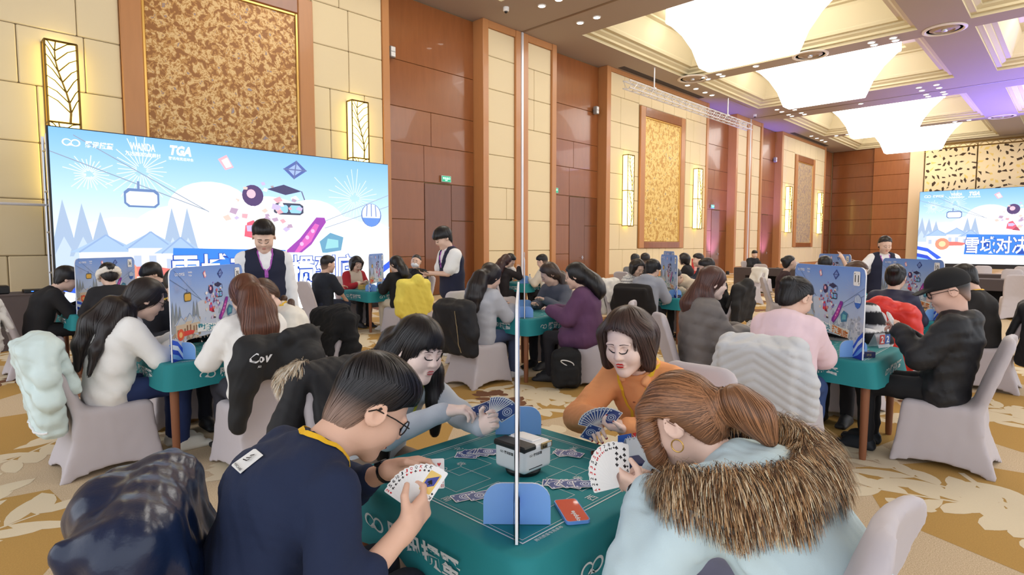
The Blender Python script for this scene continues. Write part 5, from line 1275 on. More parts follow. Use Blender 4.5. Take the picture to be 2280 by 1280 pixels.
qm = person('person', (6.98, 9.42), 186, 'man with a white face mask in a black down jacket', 2, lean=-6, bend=2, hp=-4, hyaw=34, hroll=-8, hs=1.15, bw=1.1, top=(26, 27, 32), fit=.045, topname='down_jacket', puff=.008, pants=(40, 40, 46), hair='buzz', hc=(50, 44, 44), lips=None, L=(.36, .1, .78), R=(.36, -.1, .78), chairlab='grey chair under the masked man')
s = Sdf().ell((.048, 0, -.055), (.066, .068, .05), k=0).box((.0, 0, -.05), (.04, .1, .08), None, .01, .0, sub=True); V, F = s.geo(.008); add('face_mask', mesh_np('face_mask', qm['toL'](V), F, True), mat('mask_white', (245, 246, 250), .8), qm['root'])
# ---- middle table
person('person', (4.46, 4.84), 0, 'woman with long wavy black hair in a grey sweatshirt at the middle table', 2, lean=10, bend=10, hp=20, hs=1.15, fem=True, top=(186, 188, 196), fit=.03, topname='grey_sweatshirt', pants=(72, 84, 116), shoes=(226, 226, 230), hair='long', hc='dark', fall=back_fall(.06, 4, .075, .74), L=(.44, .08, .82), R=(.44, -.08, .82), knees=.46, chairlab='grey chair with the black bomber jacket at the middle table')
person('person', (5.12, 5.62), -90, 'man in a grey top with a lime vest at the middle table', 2, lean=14, bend=12, hp=34, hyaw=20, hs=1.15, topcol=raglan((226, 246, 150), (120, 124, 136)), fit=.022, topname='grey_top', pants=(50, 50, 60), hair='short', hc='dark', lips=(190, 110, 100), chairlab='grey chair under the man with the lime vest')
person('person', (5.95, 4.88), 180, 'woman with dark to blond ombre hair in a grey blazer holding blue cards', 2, lean=12, bend=8, hp=32, hyaw=-30, hs=1.14, fem=True, top=(96, 100, 112), fit=.022, topname='grey_blazer', pants=(40, 40, 48), hair='long', hc='ombre', fall=[dict(p=[(.08, .09, 1.14), (.07, .13, 1.0), (.02, .15, .86), (-.02, .17, .74)], r=[.05, .05, .045, .015]), dict(p=[(.06, -.09, 1.14), (.06, -.12, 1.0), (.05, -.13, .88)], r=[.05, .045, .02]), dict(p=[(.0, 0, 1.14), (-.08, 0, 1.0), (-.11, 0, .84)], r=[.08, .08, .03])], L=(.42, .1, .86), R=(.42, -.08, .80), chairlab='grey chair under the woman with ombre hair')
person('person', (5.32, 3.96), 118, 'woman in a purple coat with a black shoulder-length cut seen from behind', 2, lean=6, bend=8, hp=14, hs=1.15, fem=True, bw=1.14, top=(98, 62, 96), fit=.044, topname='purple_coat', coat=.2, pants=(30, 28, 34), hair='long', hc='black', fall=back_fall(.04, 4, .075, .96), L=(.40, .14, .82), R=(.40, -.14, .80), chairlab='grey chair under the woman in the purple coat', chairoff=(.07, -.13))
# ---- table before the pillar
person('person', (8.84, 8.89), 0, 'woman with dark red long hair in black raising a white card hand', 2, lean=8, bend=8, hp=8, hs=1.14, fem=True, top=(30, 24, 28), fit=.02, topname='black_top', hair='long', hc='red', fall=back_fall(.05, 4, .075, .80), R=(.42, -.12, 1.05), L=(.42, .12, .80), chairlab='grey chair under the woman with dark red hair')
person('person', (9.75, 9.66), -90, 'person half hidden behind the dark red hair at the pillar table', 3, lean=8, hp=15, hs=1.12, top=(236, 232, 226), topname='white_top', hair='fringe', chairlab='grey chair on the far side of the pillar table')
person('person', (9.55, 8.14), 96, 'man in a cream bomber jacket with a yellow lanyard at the pillar table', 2, lean=10, bend=8, hp=20, hyaw=14, hs=1.14, top=(226, 216, 200), fit=.034, topname='cream_jacket', pants=(34, 32, 38), hair='short', lanyard=(246, 204, 70), chairlab='grey chair under the man in the cream bomber')
# ---- table with the grey hoodie man
person('person', (7.96, 4.86), 4, 'man in a heather grey hoodie at the table behind the puffer jacket woman', 2, lean=16, bend=12, hp=20, hyaw=-6, hs=1.15, top=(160, 164, 176), fit=.034, topname='grey_hoodie', hood=True, pants=(34, 34, 40), hair='fringe', chairlab='grey chair with a black coat under the man in the grey hoodie')
person('person', (8.6, 5.62), -86, 'woman in a striped shirt beside the grey hoodie man', 2, lean=14, bend=10, hp=30, hyaw=-20, hs=1.12, fem=True, topcol=stripes((238, 236, 232), (110, 110, 120), .03), fit=.02, topname='striped_shirt', hair='bob', hc='dark', chairlab='grey chair with a white coat under the woman in stripes')
person('person', (9.5, 4.92), 180, 'man in a cream hoodie bowing low over the table', 2, lean=34, bend=24, hp=44, hyaw=4, hs=1.15, top=(232, 216, 192), fit=.034, topname='cream_hoodie', hood=True, hair='buzz', hc='dark', L=(.5, .12, .80), R=(.5, -.12, .80), pants=(60, 56, 54), chairlab='grey chair under the bowing man in cream')
person('person', (9.02, 4.12), 92, 'man with a crew cut in a black jacket behind the puffer jacket woman', 2, lean=14, bend=10, hp=16, hyaw=24, hs=1.16, bw=1.1, top=(28, 28, 32), fit=.03, topname='black_jacket', hair='short', hc='dark', pants=(30, 30, 34), chairlab='pale chair under the crew cut man in black')
# ---- far group
person('person', (11.8, 7.6), 0, 'man in a grey jumper at the farthest card table', 3, lean=14, hp=14, hs=1.14, top=(120, 122, 126), topname='grey_jumper', hair='short', chairlab='chair under the man in the grey jumper, far left')
person('person', (11.1, 6.75), 40, 'person in a black coat with white collar left of the narrow board', 3, lean=2, hp=4, hs=1.16, top=(30, 30, 34), fit=.03, topname='black_coat', hair='short', hc='dark', chairlab='chair behind the narrow board, far')
person('person', (13.35, 6.9), 100, 'dark-haired woman in black right of the narrow board', 3, lean=6, hp=10, hs=1.14, fem=True, top=(32, 28, 32), topname='black_top', hair='bob', hc='dark', chairlab='chair under the far dark-haired woman')
person('person', (12.4, 6.05), 120, 'man with short hair in a navy sweater seen from behind, far', 3, lean=6, hp=4, hyaw=20, hs=1.14, top=(44, 52, 70), fit=.024, topname='navy_sweater', hair='short', hc='dark', chairlab='chair under the far man in the navy sweater')
person('person', (22.2, 8.95), -120, 'lone man in a black jacket and cap at the far draped table', 3, lean=6, hp=16, hs=1.1, top=(34, 34, 38), fit=.03, topname='black_jacket', hair='short', chairlab='chair under the lone far man')
# ---- table 11
q11 = person('person', (4.94, 2.46), -46, 'woman with long brown hair in a grey puffer jacket sitting in profile', 1, lean=4, bend=8, hp=8, hs=1.15, fem=True, bw=1.05, skin=(250, 220, 206), top=(120, 114, 112), fit=.05, topname='puffer_jacket', puff=.010, wr=.006, hood=True, pants=(24, 23, 26), hair='longbangs', hc=(92, 58, 50), lips=(204, 100, 96), toprough=.6, L=(.38, .05, .78), R=(.38, -.08, .78), curl=(.8, .8), fall=[dict(p=[(.05, -.085, 1.12), (.08, -.11, 1.0), (.09, -.12, .86)], r=[.05, .05, .02]), dict(p=[(.0, 0, 1.14), (-.07, .0, 1.02), (-.08, .0, .92)], r=[.08, .085, .05], flat=((0, 1, 0), 1.2)), dict(p=[(.06, .09, 1.12), (.1, .11, .98), (.1, .12, .84)], r=[.04, .04, .02])], chairlab='grey chair under the woman in the grey puffer jacket')
q12 = person('person', (4.2, 1.47), 0, 'woman in a pink hoodie with a low bun seen from behind at table 11', 1, lean=10, bend=14, hp=30, hyaw=-24, hs=1.16, fem=True, top=(240, 212, 220), fit=.034, topname='pink_hoodie', hood=True, wr=.007, pants=(56, 78, 128), hair='bun', hc='black', lanyard=(246, 200, 60), L=(.46, .10, .86), R=(.46, -.06, .86), knees=.46, chairlab='grey chair with the pale grey quilted jacket')
person('person', (6.02, 1.5), 180, 'person in a black jacket with white stripes hidden behind the 11 board', 2, lean=16, bend=14, hp=20, hs=1.1, topcol=stripes((30, 30, 36), (230, 230, 232), .16), fit=.03, topname='striped_jacket', hair='fringe', L=(.42, .2, .80), R=(.42, -.1, .80), chairlab='grey chair on the far side of the eleven table, behind its board')
q13 = person('person', (5.14, .66), 92, 'man in a black cap, glasses and black windbreaker at the right', 1, lean=-8, bend=10, hp=20, hyaw=16, hs=1.2, bw=1.12, skin=(228, 184, 164), top=(24, 25, 30), fit=.038, topname='windbreaker', wr=.008, hood=True, pants=(26, 26, 30), shoes=(30, 36, 44), toprough=.6, hair='buzz', glasses=True, L=(.27, .13, .93), R=(.28, -.01, .90), curl=(1., 1.), knees=.48, tall=1.03, chairlab='grey chair under the man in the black cap')
s = Sdf().ell((-.012, 0, .045), (.116, .098, .092), k=0); s.post = lambda x, y, z, d: np.maximum(d, (.022 + .05 * np.minimum(x, 0)) - z); s.cone((.08, -.045, .032), (.08, .045, .032), .016, .016, .01); s.box((.135, 0, .028), (.075, .075, .006), rot3(0, .2, 0), .006, .01)
V, F = s.geo(.0062); add('cap', mesh_np('cap', q13['toL'](V), F, True), mat('cap_black', (22, 22, 25), .85), q13['root'])
# ---- table 10
q14 = person('person', (7.3, 1.45), 0, 'woman in a navy velvet top with a sparkly bun clip before the 10 board', 2, lean=8, bend=10, hp=14, hs=1.16, fem=True, top=(24, 26, 62), fit=.026, topname='velvet_top', toprough=.5, hair='bun', hc='black', pants=(30, 30, 44), chairlab='grey chair with the red jacket')
person('person', (8.14, .72), 92, 'young man in black with a yellow lanyard beside the 10 board', 2, lean=10, bend=14, hp=30, hyaw=10, hs=1.16, top=(38, 36, 36), fit=.024, topname='black_sweatshirt', hair='fringe', lanyard=(244, 190, 70), pants=(34, 34, 38), chairlab='grey chair at the right edge with a dark jacket')
person('person', (8.7, 2.3), -96, 'woman with brown hair glimpsed right of the 11 board', 3, lean=10, hp=24, hs=1.15, fem=True, top=(36, 48, 44), topname='dark_green_top', hair='bob', hc='brown', chairlab='chair under the brown-haired woman glimpsed past the eleven board')
# ---- table 12
person('person', (11.5, 4.05), -60, 'woman with a bun looking right at table 12', 3, lean=4, hp=0, hyaw=20, hs=1.16, fem=True, top=(60, 40, 44), topname='dark_top', hair='bun', chairlab='chair under the far woman with a bun')
person('person', (10.8, 3.15), 6, 'person with black hair raising an arm at table 12', 3, lean=8, hp=14, hs=1.16, top=(34, 34, 40), sleeve=.6, topname='dark_shirt', hair='fringe', R=(.30, -.24, 1.32), poleR=(.2, -1, -.6), curl=(.6, .15), chairlab='chair under the person raising an arm')
person('person', (12.35, 3.2), 180, 'person behind the 12 board', 3, lean=6, hp=6, hs=1.14, top=(226, 222, 214), topname='pale_top', hair='short', L=(.34, .26, 1.2), chairlab='chair on the far side of the twelve table')
# ---- standing staff
def vest(p, h, m):
    G = p['G']; s = Sdf(); up, Y = p['up'], p['Y']
    s.chain([p['hip'] + np.array([.01, 0, -.06]), p['waist'], p['chest'], p['nb'] - up * .06], [.168, .154, .156, .118], .05, (Y, 1.40)).cone(p['sh']['L'] - Y * .05, p['sh']['R'] + Y * .05, .092, .092, .04)
    for q, sg in (('L', 1), ('R', -1)): s.cone(p['sh'][q] + Y * sg * .055 - np.array([0, 0, .20]), p['sh'][q] + Y * sg * .075 + np.array([0, 0, .06]), .066, .066, .015, sub=True)
    s.cone(p['nb'] + p['X'] * .21 - up * .22, p['nb'] + p['X'] * .10 + up * .03, .012, .085, .01, sub=True).cone(p['nb'] - up * .02, p['nb'] + up * .1, .06, .07, .01, sub=True)
    add('vest', sdf_mesh('vest', s, h), m, p['root'])
    st = lambda x, y, z: np.stack(np.broadcast_arrays(x, y, z), -1)
    U = Sdf(); U.fn(lambda x, y, z: G.at(st(x, y, z)), p['nb'] - 1, p['nb'] + 1).fn(lambda x, y, z: s.at(st(x, y, z)), p['nb'] - 1, p['nb'] + 1); p['G'] = U; lany(p['root'], U, p['nb'], p['X'], p['Y'], p['up'], (170, 84, 180))
def badge(p, m=(150, 190, 235)):
    G = p['G']; c = p['nb'] + p['X'] * .2 - p['up'] * .30; c = G.snap(c[None], .03)[0]; R = np.stack([p['X'], p['Y'], p['up']], 1)
    k = MB(); k.box((-.001, -.038, -.055), (.003, .038, .055), lin(m)); k.box((.0031, -.03, -.01), (.0036, .03, .04), lin((236, 242, 250))); k.box((-.002, -.006, .055), (.002, .006, .075), lin((220, 220, 220)))
    for v in k.V: v[:] = v @ R.T + c
    add('badge', k.mesh('badge', usecol=True), mat_col('printed_card', .5), p['root'])
m_vest = mat('navy_vest', (30, 34, 58), .85, bump=.1, bscale=200, var=.06)
s1 = person('person', (2.52, 5.92), -106, 'standing man in a navy vest over white sleeves with a violet lanyard', 1, lean=2, bend=8, hp=30, hyaw=-10, hs=1.18, bw=1.06, tall=1.03, stand=True, top=(244, 244, 246), fit=.022, topname='white_shirt', hair='short', pants=(30, 32, 44), L=(.10, .26, .86), R=(.10, -.26, .86), poleL=(-1, .3, 0), poleR=(-1, -.3, 0), Ld=(.1, 0, -1), Rd=(.1, 0, -1), lips=(200, 120, 112), skin=(238, 200, 178), lanyard=(170, 90, 190))
vest(s1, .014, m_vest); badge(s1)
s2 = person('person', (5.38, 6.38), 165, 'standing man in a navy vest writing on a tablet before the wood doors', 2, lean=4, bend=10, hp=26, hs=1.16, tall=1.04, stand=True, top=(246, 244, 242), fit=.03, sleeve=.38, topname='white_t_shirt', hair='fringe', pants=(206, 202, 198), shoes=(220, 220, 220), L=(.36, .02, 1.16), R=(.32, -.1, 1.14), Ln=(0, 0, 1), lanyard=(200, 80, 110)); vest(s2, .017, m_vest)
s3 = person('person', (10.98, 2.32), -150, 'standing woman in a navy vest over white short sleeves with a violet lanyard, far right', 2, lean=0, bend=6, hp=18, hs=1.12, fem=True, tall=.97, stand=True, top=(246, 244, 244), fit=.026, sleeve=.46, topname='white_t_shirt', hair='pony', hc='dark', pants=(28, 30, 44), R=(.30, -.40, 1.12), L=(.16, .22, .95), lanyard=(180, 80, 150)); vest(s3, .017, m_vest); badge(s3)
# ================================================================ garments over the chair backs
def fur_mesh(name, s, n, ln, cols, seed, h=.012, w=.0022, flow=(0, 0, -1), steps=5, out=.55, droop=.8, xf=None):
    r = np.random.RandomState(seed); V, F = s.geo(h); sd = V[r.choice(len(V), n)]
    C0 = np.array([lin(c) for c in cols])
    def cf(rr, m, P0): return np.clip(C0[rr.randint(0, len(C0), m)] * rr.uniform(.7, 1.25, (m, 1)), 0, 1)
    fv = np.array(flow, float)
    sV, sF, sC = strands(s, sd, lambda P, t: np.broadcast_to(fv, P.shape), steps, ln / steps * r.uniform(.6, 1.2, n), np.full(n, w), r, .0, .26, cf, outward=out, droop=droop)
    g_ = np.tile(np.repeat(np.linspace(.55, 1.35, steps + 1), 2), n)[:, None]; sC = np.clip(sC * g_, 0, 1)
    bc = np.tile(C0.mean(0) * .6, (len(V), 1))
    A = np.concatenate([V, sV]); 
    if xf is not None: A = xf(A)
    return mesh_np(name, A, np.concatenate([F, sF + len(V)]), True, np.concatenate([bc, sC]))
m_fur = mat_col('fur', .8, spec=.2)
def jacket(x, y, deg, lab, c, name='jacket', W=.24, zb=.36, th=.055, sl=((.30, .62), (.28, .36)), sr=None, hood=None, bands=0., bp=.09, noise=.011, nf=15, seed=1, h=.014, rough=.7, extra=None, top=.93, sleeves='LR', cx=-.365, front=True, m=None, z0=0., roll=0.):
    s = Sdf(); s.cone((-.345, -W + .05, top - .03), (-.345, W - .05, top - .03), .068, .068, 0)
    zc = (top + zb) / 2; s.box((cx - .01, 0, zc), (th, W, (top - zb) / 2), rot3(0, -.17, 0), min(.045, th * .9), .05)
    if front: s.box((-.245, 0, .74), (.035, W - .04, .19), rot3(0, -.30, 0), .03, .05)
    for q, sg, pr in (('L', 1, sl), ('R', -1, sr or sl)):
        if q not in sleeves: continue
        pts = [(-.35, sg * (W - .03), top - .06)] + [(-.365 + .012 * i, sg * a, z) for i, (a, z) in enumerate(pr)]
        s.chain(pts, [.07] + [.066] * (len(pts) - 2) + [.055], .04)
    if hood: s.ell(hood, (.085, .13, .10), None, .05)
    if extra: extra(s)
    if bands:
        s.post = lambda X, Y_, Z, d: d - bands * (np.abs(np.sin((Z + .55 * np.abs(Y_)) * math.pi / bp)) ** .8 - .6) * (np.abs(d) < .08)
    s.noise(noise, nf, seed, (1, 1, .8))
    o = add(name, sdf_mesh(name, s, h), m or mat('jacket_%d_%d_%d' % c, c, rough, var=.06, vscale=8, bump=.06, bscale=120), None, (x, y, z0), (roll, 0, math.radians(deg)), lab, 'jacket')
    return o, s
# black lettered puffer with its hood flopped to the right (table 09, seen from behind)
jb, sb = jacket(1.70, 4.14, 90, 'black puffer jacket with white lettering and a big hood over a chair back', (24, 25, 28), 'puffer_jacket', W=.25, zb=.68, th=.06, sl=((.25, .78), (.26, .60), (.28, .40)), sr=((.24, .80),), seed=3, noise=.010, h=.011, sleeves='L', front=False,
    extra=lambda s: s.ell((-.42, -.13, .80), (.12, .15, .135), rot3(.2, 0, 0), .04).cone((-.38, .2, .86), (-.37, .24, .66), .085, .08, .04).cone((-.43, -.02, .95), (-.42, -.18, .97), .055, .05, .04).cone((-.42, -.22, .93), (-.40, -.30, .96), .03, .008, .02).cone((-.42, -.21, .96), (-.40, -.27, 1.0), .03, .008, .02))
def letters(o, s, txt, org, u, v, h, wd=None, col=(235, 236, 240), bold=.02, off=.003):
    k = MB(); put_text(k, txt, org, u, v, h, None, 0, bold, wd)
    P = s.snap(k.V[0], off, 5); k.V[0] = P; add('lettering', k.mesh('lettering'), mat('print_%d_%d_%d' % col, col, .7), o)
letters(jb, sb, 'Cov', (-.5, .17, .84), (0, -1, -.12), (0, 0, 1), .07); letters(jb, sb, 'AUT', (-.5, .17, .775), (0, -1, -.12), (0, 0, 1), .016)
# mint down jacket (table 09, left)
jm, sm_ = jacket(.95, 4.92, 0, 'mint green down jacket with white piping over the chair of the white hoodie girl', (214, 232, 230), 'down_jacket', W=.235, zb=.30, th=.075, sl=((.25, .66), (.22, .42)), sr=((.27, .72), (.27, .56), (.20, .46)), bands=.012, bp=.16, seed=8, h=.012, noise=.012, nf=19, rough=.45)
for z, sd in ((.315, 0),):
    k = MB(); P = sm_.snap(np.array([(-.47 + .1 * abs(t), .24 * t, .33 + .02 * abs(t)) for t in np.linspace(-1, 1, 25)]), .004, 5); k.tube(P, .008, 6); add('white_piping', k.mesh('white_piping'), m_white, jm)
jacket(1.0, 8.97, 0, 'white fleece coat on the chair at the left edge', (236, 234, 232), 'fleece_coat', W=.26, zb=.34, th=.08, seed=12, noise=.014, nf=30, h=.018, hood=(-.42, 0, .9))
jf, sf = jacket(2.40, 4.97, 182, 'black fleece jacket thrown over the chair of the girl with the braid', (20, 20, 22), 'fleece_jacket', W=.27, zb=.40, th=.07, seed=5, noise=.014, nf=24, h=.014, sl=((.30, .6), (.32, .42)), hood=(-.40, .05, .92), rough=.95)
# fur-trimmed coat on the chair of the long-haired woman
jc, sc_ = jacket(1.56, 2.44, -90, 'black coat with a cream fur hood over the chair of the long-haired woman', (26, 26, 30), 'fur_hood_coat', W=.235, zb=.45, th=.05, seed=15, h=.011)
s = Sdf().chain([(-.36, -.20, .92), (-.44, -.22, .86), (-.47, -.16, .80), (-.48, -.02, .76), (-.46, .12, .80)], [.05, .06, .062, .06, .045], .03)
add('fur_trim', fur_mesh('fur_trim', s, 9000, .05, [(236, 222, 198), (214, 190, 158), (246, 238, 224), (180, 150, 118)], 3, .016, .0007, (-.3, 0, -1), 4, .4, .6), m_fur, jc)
# dark navy glossy jacket of the man in front, over his own chair
jn, sn = jacket(.72, 1.53, -25, 'glossy dark navy jacket slumped over the nearest chair at bottom left', (22, 36, 66), 'nylon_jacket', W=.27, zb=.30, th=.075, seed=21, noise=.014, nf=12, h=.010, rough=.28, hood=(-.47, .08, .86), sl=((.31, .62), (.30, .40)))
k = MB(); P = sn.snap(np.array([(-.5, .1 + .05 * math.sin(t), .55 + .3 * (t / 6)) for t in np.linspace(0, 6, 20)]), .004); k.tube(P, .004, 6); add('zip', k.mesh('zip'), mat('zip_black', (14, 14, 16), .4), jn)
jacket(6.08, 8.62, 92, 'yellow hooded jacket hung over a chair near the LED wall', (238, 220, 96), 'yellow_jacket', W=.30, zb=.30, th=.07, seed=25, h=.018, noise=.010, hood=(-.43, -.03, .95), sl=((.34, .6), (.33, .4)))
jz, sz = jacket(4.46, 4.84, 0, 'black bomber jacket with a brass zip on the grey sweatshirt woman\'s chair', (22, 22, 27), 'bomber_jacket', W=.26, zb=.36, th=.07, seed=28, h=.016, sl=((.30, .62), (.30, .42)))
k = MB(); P = sz.snap(np.array([(-.47, -.16, z) for z in np.linspace(.40, .86, 20)]), .004); k.tube(P, .005, 5); add('zip', k.mesh('zip'), mat('brass_zip', (200, 184, 150), .3, metal=.7), jz)
jacket(7.96, 4.86, 4, 'black wool coat over the chair of the grey hoodie man', (30, 27, 27), 'wool_coat', W=.28, zb=.30, th=.08, seed=31, h=.02, rough=.95)
jacket(8.6, 5.62, -86, 'white puffy coat on the chair of the striped shirt woman', (240, 238, 234), 'white_coat', W=.27, zb=.34, th=.08, seed=33, h=.02, noise=.014)
jq, sq = jacket(4.2, 1.47, 0, 'pale grey quilted long down jacket over the chair of the pink hoodie woman', (206, 208, 212), 'quilted_jacket', W=.25, zb=.16, th=.065, bands=.010, bp=.062, seed=35, h=.0095, noise=.006, sl=((.30, .62), (.31, .40)), rough=.55, sr=((.29, .70), (.30, .50)))
jr, sr_ = jacket(7.3, 1.45, 0, 'bright red down jacket over the chair before the 10 board', (226, 52, 44), 'red_jacket', W=.29, zb=.24, th=.07, bands=.014, bp=.11, seed=37, h=.017, hood=(-.42, 0, .93), rough=.45)
jacket(8.14, .72, 92, 'dark jacket on the chair at the right edge of the photo', (24, 26, 32), 'dark_jacket', W=.28, zb=.30, th=.08, seed=41, h=.018)
jacket(9.02, 4.12, 92, 'black hooded jacket hanging on the chair right of the puffer jacket woman', (32, 30, 30), 'black_hooded_jacket', W=.26, zb=.36, th=.07, seed=43, h=.02, hood=(-.43, 0, .94))
chair(15.4, 6.3, 150, 'chair draped in white cloth right of the far group', 'grey covered banquet chairs'); jacket(15.4, 6.3, 150, 'white cloth over the chair right of the far group', (240, 238, 232), 'white_cloth', W=.25, zb=.4, th=.05, seed=47, h=.025, sleeves='')
letters(jn, sn, 'HLA', (-.36, -.36, .84), (1, 0, .1), (0, 0, 1), .03)
# ---- fur hood of the pale parka
def hood4():
    p = p4; nb = p['nb']; P = lambda *q: nb + np.array(q, float); R = np.eye(3)
    s = Sdf().ell(P(-.09, 0, -.07), (.15, .20, .10), R, 0).ell(P(-.03, 0, .04), (.10, .12, .10), R, .03, sub=True); s.noise(.005, 25, 4)
    part_sdf(p, 'hood', s, .010, mat('parka_hood', (214, 232, 238), .8, bump=.1, bscale=200))
    s = Sdf().ell(P(-.06, 0, -.02), (.11, .145, .05), R, 0).ell(P(0, 0, .07), (.085, .085, .1), R, .02, sub=True); part_sdf(p, 'hood_lining', s, .010, mat('hood_lining', (240, 244, 244), .95, bump=.3, bscale=120))
    pts = [P(.10, -.13, .07), P(.03, -.19, .065), P(-.08, -.21, .045), P(-.17, -.16, .03), P(-.22, -.03, .02), P(-.20, .12, .01), P(-.11, .22, .0), P(.02, .24, -.01), P(.11, .19, -.03)]
    s = Sdf().chain(pts, [.025, .042, .055, .060, .062, .062, .060, .052, .03], .03)
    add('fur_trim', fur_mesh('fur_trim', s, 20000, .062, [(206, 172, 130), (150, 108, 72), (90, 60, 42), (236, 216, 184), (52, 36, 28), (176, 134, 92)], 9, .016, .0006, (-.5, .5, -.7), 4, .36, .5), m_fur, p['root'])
    k = MB()
    inn = [P(.10, -.10, .04), P(.03, -.125, .045), P(-.05, -.12, .03), P(-.115, -.02, .02), P(-.10, .10, .0), P(-.01, .145, -.01), P(.09, .13, -.03)]
    Q = np.array(inn); Q = np.array([Q[i] * (1 - t) + Q[i + 1] * t for i in range(len(Q) - 1) for t in (0, .25, .5, .75)] + [Q[-1]]); k.tube(Q, .018, 8); add('black_band', smooth_by_angle(k.mesh('black_band')), mat('band_black', (28, 28, 34), .8), p['root'])
hood4()
# ================================================================ cards
CW, CHh = .058, .088
RED, BLK = lin((206, 32, 40)), lin((24, 24, 28))
def pip(k, s, x, y, r, z, flip=1):
    if s == 'H': P = [(0, -1), (.85, .05), (.95, .55), (.5, .9), (0, .5), (-.5, .9), (-.95, .55), (-.85, .05)]; c = RED
    elif s == 'D': P = [(0, -1.1), (.8, 0), (0, 1.1), (-.8, 0)]; c = RED
    elif s == 'S': P = [(0, 1), (.9, -.1), (.8, -.6), (.2, -.45), (.3, -1), (-.3, -1), (-.2, -.45), (-.8, -.6), (-.9, -.1)]; c = BLK
    else: P = [(-.3, -1), (-.15, -.4), (-.9, -.45), (-.95, .15), (-.45, .2), (-.45, .8), (0, 1), (.45, .8), (.45, .2), (.95, .15), (.9, -.45), (.15, -.4), (.3, -1)]; c = BLK
    k.poly([(x + a * r, y + b * r * flip, z) for a, b in P], c)
LAY = {1: [(0, 0)], 2: [(0, .6), (0, -.6)], 3: [(0, .6), (0, 0), (0, -.6)], 4: [(-.5, .6), (.5, .6), (-.5, -.6), (.5, -.6)]}
LAY[5] = LAY[4] + [(0, 0)]; LAY[6] = LAY[4] + [(-.5, 0), (.5, 0)]; LAY[7] = LAY[6] + [(0, .3)]; LAY[8] = LAY[7] + [(0, -.3)]; LAY[9] = [(a, b) for a in (-.5, .5) for b in (.62, .2, -.2, -.62)] + [(0, 0)]; LAY[10] = LAY[9][:8] + [(0, .42), (0, -.42)]
_C = {}
def card_mesh(rank, suit):
    key = (rank, suit)
    if key in _C: return _C[key]
    k = MB(); o = [(p[0] - CW / 2, p[1] - CHh / 2) for p in round_poly(CW, CHh, .004, 2)]; wh = lin((250, 249, 247))
    k.prism(o, -.0002, .0002, wh)
    z = .00028; s = {1: 'A', 11: 'J', 12: 'Q', 13: 'K'}.get(rank, str(rank)); c = RED if suit in 'HD' else BLK
    for q in (1, -1):
        put_text(k, s, (-CW / 2 * q + .0068 * q, (CHh / 2 - .008) * q, z), (q, 0, 0), (0, q, 0), .0095, c, 0, .02, .0075 if rank != 10 else .009); pip(k, suit, -CW / 2 * q + .0068 * q, (CHh / 2 - .0195) * q, .0036, z, q)
    if rank <= 10:
        for a, b in LAY[rank]: pip(k, suit, a * .026, b * .042, .0062 if rank > 1 else .012, z, 1 if b >= 0 else -1)
    else:
        k.poly([(p[0] - .018, p[1] - .03, z) for p in round_poly(.036, .06, .003, 1)], lin((240, 206, 120))); k.poly([(-.014, -.026, z + 1e-5), (.014, -.004, z + 1e-5), (.014, .026, z + 1e-5), (-.014, .004, z + 1e-5)], lin((70, 80, 160) if suit in 'SC' else (200, 60, 60))); pip(k, suit, 0, 0, .008, z + 3e-5)
    zb = -.00028
    k.poly([(p[0] - CW / 2 + .0035, p[1] - CHh / 2 + .0035, zb) for p in round_poly(CW - .007, CHh - .007, .003, 2)], lin((62, 84, 150)))
    for r_, c_, n in ((.020, (226, 232, 246), 24), (.017, (62, 84, 150), 24), (.013, (226, 232, 246), 16), (.009, (50, 66, 130), 12), (.004, (226, 232, 246), 8)):
        zb -= 1e-5; k.poly([(r_ * math.cos(6.283 * i / n), r_ * math.sin(6.283 * i / n), zb) for i in range(n)], lin(c_))
    for i in range(12):
        t = 6.283 * i / 12; zb -= 2e-6; a = np.array([math.cos(t), math.sin(t)]); b = np.array([-a[1], a[0]]); k.poly([(*(a * .0135 + b * .0012), zb), (*(a * .0195), zb), (*(a * .0135 - b * .0012), zb)], lin((62, 84, 150)))
    for sx in (-1, 1):
        for sy in (-1, 1):
            x, y = sx * .019, sy * .033; zb -= 2e-6; k.poly([(x - .005, y, zb), (x, y - .005, zb), (x + .005, y, zb), (x, y + .005, zb)], lin((226, 232, 246)))
    me = k.mesh('playing_card', usecol=True); me.materials.append(mat_col('card_print', .4)); _C[key] = me; return me
SUITN = {'H': 'hearts', 'S': 'spades', 'D': 'diamonds', 'C': 'clubs'}; RN = {2: 'two', 3: 'three', 4: 'four', 5: 'five', 6: 'six', 7: 'seven', 8: 'eight', 9: 'nine', 10: 'ten', 1: 'ace', 11: 'jack', 12: 'queen', 13: 'king'}
def card(M4, rank, suit, lab, grp):
    o = add('playing_card', card_mesh(rank, suit), None, None, label=lab, cat='playing card', group=grp); o.matrix_world = M4; return o
def frame4(o, x, y, z):
    R = Matrix(((x[0], y[0], z[0], o[0]), (x[1], y[1], z[1], o[1]), (x[2], y[2], z[2], o[2]), (0, 0, 0, 1))); return R
ORD = ['first', 'second', 'third', 'fourth', 'fifth', 'sixth', 'seventh', 'eighth', 'ninth', 'tenth', 'eleventh', 'twelfth', 'thirteenth', 'fourteenth', 'fifteenth']
